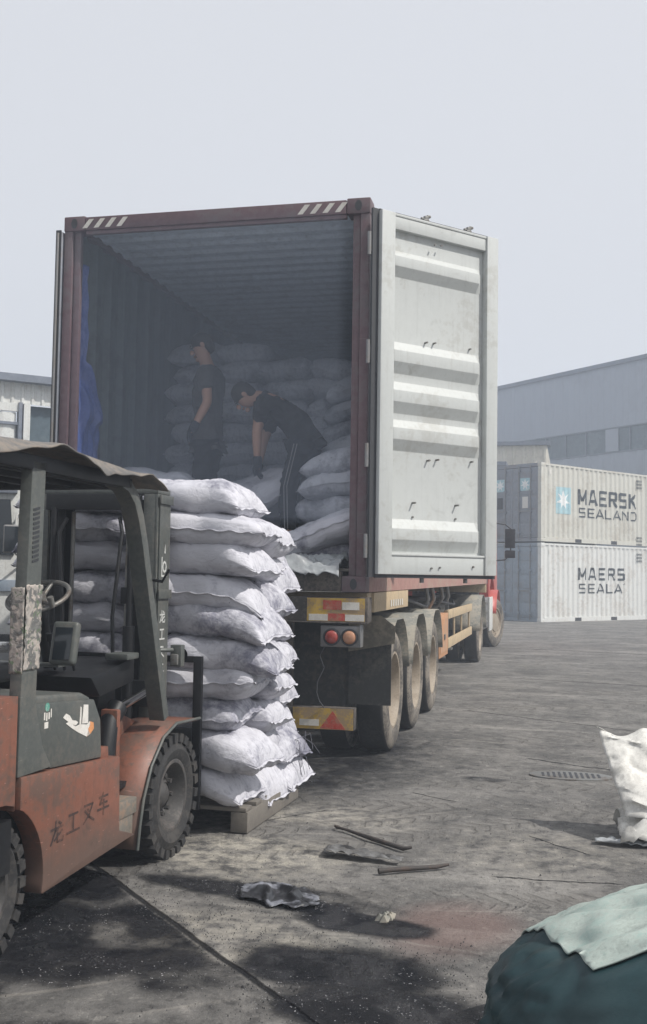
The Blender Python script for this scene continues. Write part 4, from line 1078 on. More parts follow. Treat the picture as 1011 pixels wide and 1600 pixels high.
def poly_mesh(polys):
    me = bpy.data.meshes.new('p'); V = []; F = []
    for p in polys: F.append(tuple(range(len(V), len(V)+len(p)))); V += [(x, y, 0) for x, y in p]
    me.from_pydata(V, [], F); return me
LET = {'M': [[(.08, 0), (.08, 1)], [(.08, .95), (.5, .25)], [(.5, .25), (.92, .95)], [(.92, 1), (.92, 0)]],
 'A': [[(.04, 0), (.44, 1)], [(.96, 0), (.56, 1)], [(.42, .94), (.58, .94)], [(.22, .28), (.78, .28)]],
 'E': [[(.12, 0), (.12, 1)], [(.1, .93), (.92, .93)], [(.1, .5), (.85, .5)], [(.1, .07), (.92, .07)]],
 'R': [[(.1, 0), (.1, 1)], [(.1, .93), (.85, .93)], [(.85, .97), (.85, .5)], [(.1, .48), (.88, .48)], [(.5, .45), (.92, 0)]],
 'S': [[(.90, .93), (.10, .93)], [(.12, .97), (.12, .5)], [(.1, .51), (.9, .51)], [(.88, .54), (.88, .04)], [(.9, .07), (.08, .07)]],
 'K': [[(.1, 0), (.1, 1)], [(.12, .42), (.88, 1)], [(.35, .62), (.92, 0)]],
 'L': [[(.12, 0), (.12, 1)], [(.1, .07), (.88, .07)]],
 'N': [[(.1, 0), (.1, 1)], [(.12, .95), (.88, .05)], [(.9, 0), (.9, 1)]],
 'D': [[(.1, 0), (.1, 1)], [(.1, .93), (.72, .93)], [(.70, .95), (.90, .72)], [(.90, .76), (.90, .24)], [(.90, .28), (.70, .05)], [(.1, .07), (.72, .07)]],
 "'": [[(.3, .7), (.6, 1)]]}
def letters_mesh(word, x0, x1, y0, y1, wt=.17):
    n = len(word); cw = (x1-x0)/(n*1.0-.18); polys = []; H_ = y1-y0
    for i, ch in enumerate(word):
        for st in LET[ch]:
            a, b_ = [Vector((x0+i*cw+p[0]*cw*.82, y0+p[1]*H_)) for p in st]; d_ = (b_-a).normalized(); n_ = Vector((-d_.y, d_.x))*H_*wt*.5
            polys.append([tuple(a+n_), tuple(a-n_), tuple(b_-n_), tuple(b_+n_)])
    return poly_mesh(polys)
def star(cx_, cy_, r, n=7, r2_=.42):
    return [(cx_+(r if k % 2 == 0 else r*r2_)*math.sin(math.pi*k/n), cy_+(r if k % 2 == 0 else r*r2_)*math.cos(math.pi*k/n)) for k in range(2*n)]
def far_container(z0_, wall, dmat, label, words, starry):
    e = empty('shipping_container', label, 'container', (SX, SY, z0_), SA, 'stacked containers at the yard edge')
    hh = CH-.012
    for (x, sx) in ((0, 1), (CL, -1)):
        for (y, sy) in ((0, 1), (CW, -1)):
            MB().box((x+sx*.004, y+sy*.004, .12), (x+sx*.14, y+sy*.14, hh-.12)).build('corner_post', wall, e)
            for z_ in (0, hh-.118): MB().box((x-sx*.003, y-sy*.003, z_), (x+sx*.175, y+sy*.16, z_+.118)).build('corner_casting', wall, e, bevel=.01)
    for y, s in ((0, 1), (CW, -1)):
        r_ = MB().box((.178, y+s*.003, .002), (CL-.178, y+s*.05, .15)).build('bottom_rail', wall, e)
        for xp in (1.95, 3.95):
            MB().box((xp-.17, y-s*.001, .012), (xp+.17, y+s*.03, .125)).build('fork_pocket', MT['gasket'], r_)
        MB().box((.178, y+s*.003, hh-.075), (CL-.178, y+s*.06, hh-.012)).build('top_rail', wall, e)
        pts = []
        for i in range(NC):
            for t in (0, .26, .5, .76):
                a = .15+(i+t)*PCH; pts.append((a, y-s*corr_off(a)+s*.004))
        pts.append((.15+NC*PCH, y+s*.004))
        MB().strip(pts, 'z', .14, hh-.07).build('side_panel', wall, e)
    MB().box((.05, .05, hh-.03), (CL-.05, CW-.05, hh-.015)).build('roof', wall, e)
    MB().box((.05, .05, .15), (CL-.05, CW-.05, .17)).build('floor', MT['wood'], e)
    MB().box((CL-.06, .1, .1), (CL-.03, CW-.1, hh-.1)).build('end_wall', wall, e)
    # doors on the x=0 end
    for k in range(2):
        ya, yb = (.145, CW/2-.006) if k == 0 else (CW/2+.006, CW-.145)
        dd = MB().box((.02, ya, .13), (.07, yb, hh-.13)).build('container_door', dmat, e, bevel=.006)
        fr = MB()
        zs = [.16+(hh-.32)*i/5 for i in range(6)]
        for i in range(5): fr.box((.008, ya+.08, zs[i]+.035), (.019, yb-.08, zs[i+1]-.035))
        fr.build('pressed_panel', dmat, dd, bevel=.006)
        for q in (.27, .73):
            y = ya+(yb-ya)*q
            rd = MB().tube([(-.03, y, .06), (-.03, y, hh-.06)], .018, 8).build('lock_rod', MT['galv'], dd, smooth=50)
            for z_ in (.25, .95, 1.65, 2.3): MB().box((-.05, y-.05, z_), (.018, y+.05, z_+.06)).build('rod_bracket', dmat, rd)
        MB().box((-.06, (ya+yb)/2-.22, .98), (-.04, (ya+yb)/2+.22, 1.02)).build('door_handle', MT['galv'], dd)
        if starry:
            yc = ya+(yb-ya)*.5
            MB().prism([(yc-.21, 1.68), (yc+.21, 1.68), (yc+.21, 2.10), (yc-.21, 2.10)], 'x', .004, .0075).build('star_panel', MT['star_blue'], dd)
            MB().prism([(p[0], p[1]) for p in star(yc, 1.89, .20)], 'x', .000, .0035).build('star_emblem', MT['star_white'], dd)
            MB().box((.003, yc-.12, 1.10), (.0075, yc+.12, 1.48)).build('data_plate', MT['sticker'] if k == 0 else MT['gasket'], dd)
    MB().box((.01, .145, 0.004), (.10, CW-.145, .12)).build('door_sill', dmat, e); MB().box((.01, .145, hh-.12), (.10, CW-.145, hh-.004)).build('door_header', dmat, e)
    # writing
    for (s, x, zc, size) in words:
        me = letters_mesh(s, x[0], x[1], zc[0], zc[1], .19 if len(s) > 4 and s[0] == 'M' else .15)
        corr_mesh(me, None, MT['letter_black'], 'lettering', e)
    return e
def wallpt(px_, py_, z0_):
    """pixel -> (along wall, height above z0) on the long wall plane; used only to read sizes off the photograph"""
    n = Vector((math.sin(SA), -math.cos(SA), 0)); o0 = Vector((SX, SY, 0)); v = fw + r2*((px_-505.5)/FPX) - u2*((py_-800)/FPX)
    t = (o0-CAM).dot(n)/v.dot(n); P = CAM+v*t-o0; return (P.x*math.cos(SA)+P.y*math.sin(SA), P.z-z0_)
UZ = CH+.03
def words_for(lines, z0_):
    out = []
    for (s, xa, xb, yt, yb, ym) in lines:
        a, zt_ = wallpt(xa, yt, z0_); b_, _ = wallpt(xb, yt, z0_); _, zb_ = wallpt(xa, yb, z0_); out.append((s, (a, b_), (zb_, zt_), .4))
    return out
low = far_container(0, MT['creamwhite'], MT['doorblue'], 'white ribbed container at the bottom of the stack with worn black lettering',
    words_for([('MAERS', 904, 977, 887, 906, 0), ('SEALA', 904, 972, 912, 927, 0), ("'", 974, 978, 912, 918, 0)], 0), False)
upc = far_container(UZ, MT['cream'], MT['doorgrey'], 'cream ribbed container on top of the stack with pale blue star panel',
    words_for([('MAERSK', 904, 995, 764, 788, 0), ('SEALAND', 904, 996, 793, 808, 0)], UZ), True)
a, t_ = wallpt(869, 760, UZ); b_, _ = wallpt(892, 760, UZ); _, zb_ = wallpt(869, 802, UZ)
corr_mesh(poly_mesh([[(a, zb_), (b_, zb_), (b_, t_), (a, t_)]]), None, MT['star_blue'], 'star_panel', upc, lift=.005)
corr_mesh(poly_mesh([star((a+b_)/2, (t_+zb_)/2, (b_-a)*.46)]), None, MT['star_white'], 'star_emblem', upc, lift=.009)
for (e, z_) in ((upc, 2.28), (low, 2.28), (upc, .25)):      # small number rows and a sticker near the right end
    b = MB()
    for r_ in range(3):
        for i in range(5): b.box((5.28+i*.07, -.006, z_-.12*r_), (5.32+i*.07, -.003, z_-.12*r_+.07))
    b.build('number_row', MT['letter_black'], e)
for (e) in (upc, low):
    MB().box((.40, -.006, 2.22), (.50, -.003, 2.36)).build('small_placard', MT['sticker'], e)

# ------------------------------------------------------------------ buildings
def basis(P, d):     # local frame: x along wall direction d (horizontal), z up, origin on the ground under P
    return Matrix.Translation((P.x, P.y, 0)) @ Matrix.Rotation(math.atan2(d.y, d.x), 4, 'Z')
def clad(mb, x0, x1, z0_, z1_, y, pitch, depth, mi=0):
    n = max(1, int((x1-x0)/pitch)); p = (x1-x0)/n; pts = []
    for i in range(n): pts += [(x0+i*p, y), (x0+(i+.55)*p, y), (x0+(i+.68)*p, y-depth), (x0+(i+.87)*p, y-depth)]
    pts.append((x1, y)); mb.strip(pts, 'z', z0_, z1_, mi)
# warehouse
P0 = at(1011, 560, 55); fh = Vector((fw.x, fw.y, 0)).normalized()
dW = (rt*(-.604)+fh).normalized()
wh = empty('warehouse', 'large grey warehouse with a long window band at right background', 'building'); wh.matrix_world = basis(P0, -dW)
ZW = P0.z
b = MB(); clad(b, -70, 25, 0, 8.28, 0, .9, .03); b.build('lower_wall', MT['steelwall'], wh)
b = MB(); clad(b, -70, 25, 9.58, ZW, 0, .9, .03); b.build('upper_wall', MT['steelwall'], wh)
wb = MB().box((-70, .05, 8.28), (25, .12, 9.58)).build('window_band', MT['winband'], wh)
b = MB()
for i in range(60): b.box((-70+i*1.6, -.02, 8.28), (-69.94+i*1.6, .05, 9.58))
b.box((-70, -.04, 8.22), (25, .05, 8.30)).box((-70, -.04, 9.56), (25, .05, 9.62)).build('window_frame', MT['fascia'], wb)
MB().box((-2.9, -.03, 8.32), (-2.0, .045, 9.54)).build('pale_pane', MT['steelwall'], wb)
MB().box((-70.2, -.15, ZW), (25.2, .3, ZW+.22)).build('roof_fascia', MT['fascia'], wh)
MB().add([(-70, .3, ZW+.1), (25, .3, ZW+.1), (25, 30, ZW+.9), (-70, 30, ZW+.9)], [(0, 1, 2, 3)]).build('roof', MT['steelwall'], wh)
MB().box((-70, 30, 0), (25, 30.2, ZW+.8)).box((24.8, 0.2, 0), (25, 30, ZW)).box((-70, .2, 0), (-69.8, 30, ZW)).build('rear_walls', MT['steelwall'], wh)
# beige shed
P1 = at(855, 689, 44); dS = (rt*.93+fh*-.22).normalized()
sh = empty('shed', 'low beige corrugated shed behind the stacked containers', 'building'); sh.matrix_world = basis(P1, dS)
b = MB(); clad(b, -14, 0, 0, P1.z-.18, 0, .42, .04); b.build('front_wall', MT['beige_clad'], sh)
MB().box((-14.1, -.2, P1.z-.18), (.12, .4, P1.z-.02)).add([(-14, .4, P1.z-.03), (0, .4, P1.z-.03), (0, 9, P1.z+.8), (-14, 9, P1.z+.8)], [(0, 1, 2, 3)]).build('roof', MT['fascia'], sh)
MB().box((-.15, .0, 0), (0, 9, P1.z-.2)).box((-14, 8.9, 0), (-.15, 9, P1.z-.2)).box((-14, .02, 0), (-13.9, 8.9, P1.z-.2)).build('side_wall', MT['beige_clad'], sh)
MB().box((-3.2, -1.4, P1.z-1.15), (-1.6, -.05, P1.z-1.0)).build('canopy', MT['fascia'], sh)
# left building
P2 = at(0, 584, 23); dL = (rt*math.cos(R(30))+fh*math.sin(R(30))).normalized()
lb = empty('workshop', 'white corrugated workshop building with dark doorway at left edge', 'building'); lb.matrix_world = basis(P2, dL)
z_ = P2.z
b = MB(); clad(b, -9, 9, z_-.62, z_-.16, 0, .22, .03); b.build('upper_wall', MT['white_metal'], lb)
MB().box((-9.1, -.25, z_-.16), (9.1, .3, z_)).add([(-9, .3, z_-.02), (9, .3, z_-.02), (9, 8, z_+.9), (-9, 8, z_+.9)], [(0, 1, 2, 3)]).build('roof', MT['fascia'], lb)
b = MB(); b.box((-9, -.03, z_-.80), (.5, .05, z_-.62)); b.build('lintel', MT['white_metal'], lb)
b = MB(); clad(b, -9, .38, 0, z_-.82, .02, .9, .03); b.build('lower_wall', MT['white_metal'], lb)
MB().box((-9, -.06, z_-1.10), (.42, .0, z_-1.04)).build('girt', MT['fascia'], lb)
MB().box((.42, -.08, 0), (.50, .10, z_-.60)).build('post', MT['fascia'], lb)
MB().box((.52, -.12, 0), (.66, .10, z_-.62)).build('post', MT['white_metal'], lb)
MB().box((.67, .15, 0), (5.0, .2, z_-.63)).build('doorway_shade', MT['dark_open'], lb)  # flat dark sheet stands in for the shade inside the open doorway
MB().box((5.0, -.08, 0), (9, .2, z_-.62)).build('end_wall', MT['white_metal'], lb)
MB().box((-9, 8, 0), (9, 8.1, z_)).box((8.9, .2, 0), (9, 8, z_)).box((-9, .1, 0), (-8.9, 8, z_)).build('rear_walls', MT['white_metal'], lb)

# ------------------------------------------------------------------ white truck behind the forklift, only its edge in view
P3 = at(36, 1000, 12.8)
dT = (rt*.96+fh*.28).normalized()
wt = empty('parked_truck', 'white cab-over truck parked behind the forklift at left edge', 'truck'); wt.matrix_world = basis(P3, dT)
# local: x to the right along its front, y away (body depth); front face at y=0; right corner x=0
WM = MT['white_metal']
cbp = MB().prism([(0, .62), (-.02, 1.5), (.06, 2.50), (.22, 2.60), (1.7, 2.62), (1.75, .62)], 'x', -2.1, -.0).build('cab', WM, wt, bevel=.03, seg=3)
MB().prism([(-1.95, 1.62), (-.14, 1.62), (-.20, 2.30), (-1.9, 2.30)], 'y', -.045, .06).build('windscreen', MT['glass'], cbp)
MB().box((-1.9, -.02, 2.38), (-.12, .10, 2.46)).build('sun_visor', MT['fascia'], cbp, bevel=.01)
MB().box((-1.7, -.035, .95), (-.35, .0, 1.35)).build('grille', MT['black'], cbp, bevel=.01)
for i in range(5): MB().box((-1.69, -.05, .98+i*.075), (-.36, -.036, 1.01+i*.075)).build('grille_bar', WM, cbp)
MB().box((-.30, -.045, 1.18), (-.04, .0, 1.32)).build('badge_panel', MT['doorblue'], cbp, bevel=.01)
MB().box((-2.15, -.12, .38), (.02, .18, .66)).build('bumper', MT['black'], wt, bevel=.03)
MB().box((-.36, -.14, .44), (-.08, -.11, .58)).build('head_lamp', MT['chrome'], wt, bevel=.02)
mrr = MB().tube([(-.04, .02, 2.2), (.0, -.22, 2.22), (-.12, -.30, 2.1), (-.14, -.30, 1.65), (-.02, -.05, 1.55)], .014, 8).build('mirror_bracket', WM, wt, smooth=50)
MB().box((-.27, -.34, 1.64), (-.05, -.28, 1.98)).build('mirror', MT['galv'], mrr, bevel=.03, seg=3)
MB().box((-.255, -.346, 1.66), (-.065, -.3405, 1.96)).build('mirror_glass', MT['glass'], mrr, bevel=.02)
for sx in (-1.85, -.06):
    wheel(wt, sx+(.0 if sx > -1 else 0), .75, .42, .24, MT['tyre'], MT['rim'], 1, .6, dish=.03, hubr=.09, bolts=0)
MB().box((-1.7, 1.7, .55), (-.3, 6.5, .75)).build('chassis_frame', MT['chassis'], wt)
MB().box((-2.15, 1.9, .9), (.05, 6.6, 2.3)).build('cargo_box', WM, wt, bevel=.01)
for sx in (-1.85, -.06): wheel(wt, sx, 5.2, .42, .24, MT['tyre'], MT['rim'], 1, .6, dish=.03, hubr=.09, bolts=0)

# ------------------------------------------------------------------ small things on the ground
# grating in the yard
gr = empty('drain_grate', 'worn oval metal drain grate set in the concrete', 'grate', (2.66, .60, -.006), R(4))
ov = [(.30*math.cos(t*math.pi/16), .165*math.sin(t*math.pi/16)*1.0) for t in range(32)]
MB().prism(ov, 'z', -.02, .009).build('rim', MT['steel'], gr, bevel=.002)
for i in range(11):
    x = -.20+i*.04; h_ = .11*math.sqrt(max(.05, 1-(x/.25)**2)); MB().box((x-.009, -h_, .0092), (x+.009, h_, .0115)).build('slot', MT['gasket'], gr)
def stick(path, r, label, name='stick', mat='rust_rod'):
    o = MB().tube(path, r, 8).build(name, MT[mat], None, smooth=60); tag(o, label, name.replace('_', ' ')); return o
stick([(1.365, -1.47, .012), (1.345, -1.49, .02), (1.36, -1.515, .02), (1.42, -1.54, .016), (1.60, -1.69, .013), (1.79, -1.84, .012), (1.83, -1.82, .018)], [.006, .007, .008, .008, .013, .012, .008], 'dark bent rod with a hooked end lying on the concrete', 'rod')
stick([(1.735, -2.29, .012), (1.80, -2.25, .013), (2.0, -2.14, .013), (2.055, -2.10, .018)], [.014, .012, .011, .007], 'short dark straight stick nearest the puddles', 'stick')
def fscrap(u, v):
    x = 1.40+u*.42; y = -1.98+(-.22)*u*.4+(v-.5)*.13*(1-.5*u)
    return (x, y+.03*nzv(u*5, v*2, 1), .012+.028*abs(nzv(u*6, v*5, 9))+.006)
MT['scrap'] = worn('muddy_film', (.15, .15, .15), (.09, .085, .08), .5, 9, .4)
tag(cloth('plastic_scrap', MT['scrap'], fscrap, 30, 10), 'flat strip of grey plastic scrap between the rod and the stick', 'scrap')
def fpud(u, v):
    x = 1.17+u*.38; y = -2.70-u*.10+(v-.5)*.30*(.25+.75*math.sin(u*math.pi)**.5)*(1+.35*nzv(u*7, 0, 3))+.03*nzv(u*5, 0, 9)
    rdg = math.sin((u*1.2+v*.5)*13+2.5*nzv(u*3, v*2, 4))
    return (x+.03*nzv(v*4, u*3, 5), y, .004+.030*max(0, rdg)*math.sin(u*math.pi)**.6*math.sin(v*math.pi)**.6+.012*abs(nzv(u*9, v*8, 2)))
mb_film = Mat('wet_dark_film'); k = mb_film.coord(); nn_ = mb_film.noise(k, 7, 5, .6)
mb_film.set('Base Color', mb_film.mix(nn_.ss(.5, .62), (.022, .023, .026), (.20, .21, .24))); mb_film.set('Roughness', .3); mb_film.bump(nn_, .4, .01); MT['film_dark'] = mb_film.m
tag(cloth('wet_film', MT['film_dark'], fpud, 50, 26), 'crumpled dark wet plastic film lying in the black puddle', 'film')
lm = MB()
for i in range(7):
    a_ = i*.9; p = Vector((1.885+.03*math.cos(a_)*rs.random(), -2.96+.03*math.sin(a_), 0)); lm.add([p+Vector((-.018, -.01, 0)), p+Vector((.016, -.012, .004)), p+Vector((.02, .015, .018)), p+Vector((-.012, .018, .022)), p+Vector((0, 0, .03))], [(0, 1, 4), (1, 2, 4), (2, 3, 4), (3, 0, 4)])
tag(lm.build('crumpled_scrap', MT['fender']), 'small crumpled dusty scrap at the edge of the middle dark stain', 'scrap')

# crumbs of charcoal: uncountable
b = MB()
for i in range(4200):
    z_ = rs.random()
    if z_ < .45: x, y = rs.gauss(1.85, .25), rs.gauss(-3.6, .22)
    elif z_ < .7: x, y = rs.gauss(1.0, .35), rs.gauss(-3.15, .3)
    else: x, y = rs.uniform(.5, 4.2), rs.uniform(-3.6, 1.5)
    s_ = rs.uniform(.0012, .0034)*(2.2 if z_ > .975 else 1); a = rs.uniform(0, 3)
    V = [(x+s_*math.cos(a+k*1.57)*rs.uniform(.6, 1.2), y+s_*math.sin(a+k*1.57)*rs.uniform(.6, 1.2), -.004) for k in range(4)]+[(x, y, s_*.5)]
    b.add(V, [(0, 1, 4), (1, 2, 4), (2, 3, 4), (3, 0, 4)])
tag(b.build('charcoal_crumbs', MT['coal']), 'scattered black charcoal crumbs on the concrete', 'crumbs', kind='stuff')

# white crumpled sack standing at the right edge
def crumple(name, f, mat, nu, nv, parent=None, thick=.003):
    return cloth(name, mat, f, nu, nv, parent, thick)
we = empty('empty_sack', 'crumpled white empty sack lying at the right edge of the yard', 'sack', (0, 0, 0))
def lerp(a, b, t): return a+(b-a)*t
def fw1(u, v):
    # stiff upper sheet: u left->right, v bottom->top
    xl = lerp(2.94, 2.80, v); x = xl+u*.95
    z = lerp(.14, .58, v)-u*.22*v+.06*nzv(u*5, v*3, 3)*(.4+v)
    y = -1.32+.35*v+u*.12+.09*nzv(u*3.3, v*3, 1)+.07*abs(nzv(u*6+nzv(u*3,v*4,2), v*6, 6))+.02*abs(nzv(u*17, v*17, 6))-.18*math.sin(u*3)*(1-v)
    return (x, y, z)
crumple('upper_fold', fw1, MT['white_sheet'], 50, 30, we)
def fw2(u, v):
    x = 2.91+u*.9+.05*nzv(v*5, u*2, 3); y = -1.42+v*.40+.05*nzv(u*5, v*5, 8); z = .02+.07*math.sin(v*3)*(.5+.5*math.sin(u*3))+.16*abs(nzv(u*5+nzv(u*3, v*3, 1), v*6, 4))+.05*abs(nzv(u*14, v*14, 4))
    return (x, y, max(.008, z))
crumple('lower_fold', fw2, MT['white_sheet'], 44, 30, we)
def fw3(u, v):
    x = 2.78+u*.5; y = -1.35-.05*u+(v-.5)*.08+.02*nzv(u*6, v*3, 5); return (x, y, .012+.03*abs(nzv(u*8, v*6, 2)))
crumple('torn_strip', fw3, MT['grey_film'], 30, 8, we)

# big green wrapped bale, lower right corner
def blob(name, c, rad, mat, seed, pw=2.6, nu=72, nv=44, amp=.05, parent=None, zmin=0, zcut=None, paint=None):
    V = []; F = []
    for j in range(nv+1):
        ph = -math.pi/2+math.pi*j/nv
        for i in range(nu):
            t = 2*math.pi*i/nu
            def se(a, p): return math.copysign(abs(a)**(2/p), a)
            d_ = Vector((se(math.cos(ph), pw)*se(math.cos(t), pw), se(math.cos(ph), pw)*se(math.sin(t), pw), se(math.sin(ph), pw)))
            n_ = nzv(d_.x*1.6+seed, d_.y*1.6, d_.z*1.6)*amp*1.4+abs(nzv(d_.x*4+seed, d_.y*4, d_.z*4))*amp*.9-abs(nzv(d_.x*6+seed, d_.y*6, d_.z*3))*amp*.9-max(0, .12-abs(nzv(d_.x*2.2+d_.y*3+seed, d_.z*2, 4)))*amp*4
            p = Vector((c[0]+d_.x*(rad[0]+n_), c[1]+d_.y*(rad[1]+n_), c[2]+d_.z*(rad[2]+n_*.7)))
            if p.z < zmin: p.z = zmin+.002*(i % 3)
            V.append(p)
    for j in range(nv):
        for i in range(nu): F.append((j*nu+i, j*nu+(i+1) % nu, (j+1)*nu+(i+1) % nu, (j+1)*nu+i))
    b = MB(); b.add(V, F); o = b.build(name, mat, parent, smooth=75); return o
gb = empty('wrapped_bale', 'large dark green wrapped bale with pale top at the lower right', 'bale', (0, 0, 0))
gc, grd = (3.14, -4.22, .18), (.78, .55, .41)
body_ = blob('bale_body', gc, grd, MT['green_wrap'], 3, 2.5, 150, 100, amp=.032, parent=gb)
for v_ in body_.data.vertices:
    f_ = max(0, min(1, (v_.co.x-2.30)/.75))
    if v_.co.z > .1: v_.co.z = .1+(v_.co.z-.1)*(.62+.40*f_)
cv = bmesh.new(); cv.from_mesh(body_.data); cv.normal_update()  # top of the bale copied as a thin, paler shell
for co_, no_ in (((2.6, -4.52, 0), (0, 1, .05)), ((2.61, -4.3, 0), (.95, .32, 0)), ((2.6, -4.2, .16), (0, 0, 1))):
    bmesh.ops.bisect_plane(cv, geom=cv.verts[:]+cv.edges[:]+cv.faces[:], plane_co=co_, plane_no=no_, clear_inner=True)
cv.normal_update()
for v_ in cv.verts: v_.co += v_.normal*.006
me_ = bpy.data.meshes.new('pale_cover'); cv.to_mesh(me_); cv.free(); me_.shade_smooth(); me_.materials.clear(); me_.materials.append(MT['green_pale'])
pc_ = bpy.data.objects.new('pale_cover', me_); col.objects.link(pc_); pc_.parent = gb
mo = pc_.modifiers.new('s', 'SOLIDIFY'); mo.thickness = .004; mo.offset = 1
b = MB()
for i in range(5): b.tube([(3.02+.02*i, -4.76, .16), (3.03+.012*i, -4.80, .08), (3.0+.03*i, -4.79, .01)], .004, 5)
b.build('white_cords', MT['seam'], gb)
tb = blob('small_bag', (2.33, -4.14, .02), (.15, .10, .05), MT['teal_wrap'], 8, 2.4, 36, 22, .02)
tag(tb, 'small teal bag corner on the concrete at the bottom edge', 'bag')

# ------------------------------------------------------------------ people
def skin(name, nodes, edges, mat, parent=None, sub=2):
    """nodes: {key: (x,y,z, rx, ry)}"""
    keys = list(nodes); me = bpy.data.meshes.new(name)
    me.from_pydata([nodes[k][:3] for k in keys], [(keys.index(a), keys.index(b_)) for a, b_ in edges], [])
    o = bpy.data.objects.new(name, me); col.objects.link(o)
    sk = o.modifiers.new('skin', 'SKIN'); sk.use_smooth_shade = True
    for i, k in enumerate(keys):
        v = me.skin_vertices[0].data[i]; n_ = nodes[k]; v.radius = (n_[3], n_[4] if len(n_) > 4 else n_[3]); v.use_root = (i == 0)
    o.modifiers.new('sub', 'SUBSURF').levels = sub; o.modifiers['sub'].render_levels = sub
    dg = bpy.context.evaluated_depsgraph_get(); m2 = bpy.data.meshes.new_from_object(o.evaluated_get(dg))
    bpy.data.objects.remove(o); m2.name = name; m2.materials.clear(); m2.materials.append(mat)
    m2.polygons.foreach_set('material_index', [0]*len(m2.polygons)); m2.polygons.foreach_set('use_smooth', [True]*len(m2.polygons))
    o = bpy.data.objects.new(name, m2); col.objects.link(o)
    if parent: o.parent = parent
    return o
def crease(o, amp=.010, seed=0):
    me = o.data; vn = [v.normal.copy() for v in me.vertices]
    for v, n_ in zip(me.vertices, vn):
        c_ = v.co; q = nzv(c_.x*6, c_.y*6, c_.z*4+seed)
        v.co = c_+n_*(amp*(.5-2.4*abs(nzv(c_.x*9+2*q, c_.y*9, c_.z*13+3*q+seed)))+amp*.5*q)
def hand_nodes(N, E, wrist, pre, side, dirv, palmn, curl=.5):
    """append palm and five fingers to a skin skeleton; dirv = hand direction, palmn = sideways direction"""
    w_ = Vector(N[wrist][:3]); d_ = Vector(dirv).normalized(); s_ = Vector(palmn).normalized(); nrm = d_.cross(s_)
    p = w_+d_*.05; N[pre+'palm'] = (*p, .026, .016); E.append((wrist, pre+'palm'))
    for i, (off, ln) in enumerate(((-.03, .062), (-.01, .075), (.01, .072), (.03, .055))):
        a = p+d_*.035+s_*off; b_ = a+d_*ln*.5+nrm*curl*.02; c_ = b_+d_*ln*.4+nrm*curl*.04
        N[pre+'f%da' % i] = (*a, .010, .010); N[pre+'f%db' % i] = (*b_, .0088, .0088); N[pre+'f%dc' % i] = (*c_, .0075, .0075)
        E += [(pre+'palm', pre+'f%da' % i), (pre+'f%da' % i, pre+'f%db' % i), (pre+'f%db' % i, pre+'f%dc' % i)]
    t1 = w_+d_*.035-s_*.038+nrm*.01; t2 = t1+d_*.035-s_*.018+nrm*.02
    N[pre+'t1'] = (*t1, .011, .011); N[pre+'t2'] = (*t2, .009, .009); E += [(pre+'palm', pre+'t1'), (pre+'t1', pre+'t2')]
def head(c, f, u, parent, mats):
    """face details on a head centred at c, facing f, up u: ears, nose, eyes, brows, hair"""
    c, f, u = Vector(c), Vector(f).normalized(), Vector(u).normalized(); s_ = f.cross(u).normalized(); u = s_.cross(f)
    Mh = Matrix((s_, f, u)).transposed()
    def ell(mb, o_, r_, n=16, m=10, cut=None):
        V = []; F = []
        for j in range(m+1):
            ph = -math.pi/2+math.pi*j/m
            for i in range(n):
                t = 2*math.pi*i/n; V.append(c+Mh @ Vector((o_[0]+r_[0]*math.cos(ph)*math.cos(t), o_[1]+r_[1]*math.cos(ph)*math.sin(t), o_[2]+r_[2]*math.sin(ph))))
        for j in range(m):
            for i in range(n): F.append((j*n+i, j*n+(i+1) % n, (j+1)*n+(i+1) % n, (j+1)*n+i))
        mb.add(V, F)
    b = MB()
    for sx in (-1, 1): ell(b, (sx*.074, -.01, -.005), (.012, .02, .032))
    ell(b, (0, .098, -.02), (.013, .020, .022)); ell(b, (0, .085, -.062), (.026, .014, .009)); ell(b, (0, .072, -.095), (.026, .022, .02))
    b.build('face_features', MT['skin'], parent, smooth=70)
    b = MB()
    for sx in (-1, 1): ell(b, (sx*.031, .084, .008), (.014, .008, .006)); ell(b, (sx*.031, .087, .028), (.019, .006, .004))
    b.build('eyes', MT['hair'], parent, smooth=70)
    b = MB(); ell(b, (0, -.018, .035), (.086, .098, .090), 24, 16); ell(b, (0, -.055, -.01), (.078, .058, .075), 20, 12)
    b.build('hair', MT['hair'], parent, smooth=70)

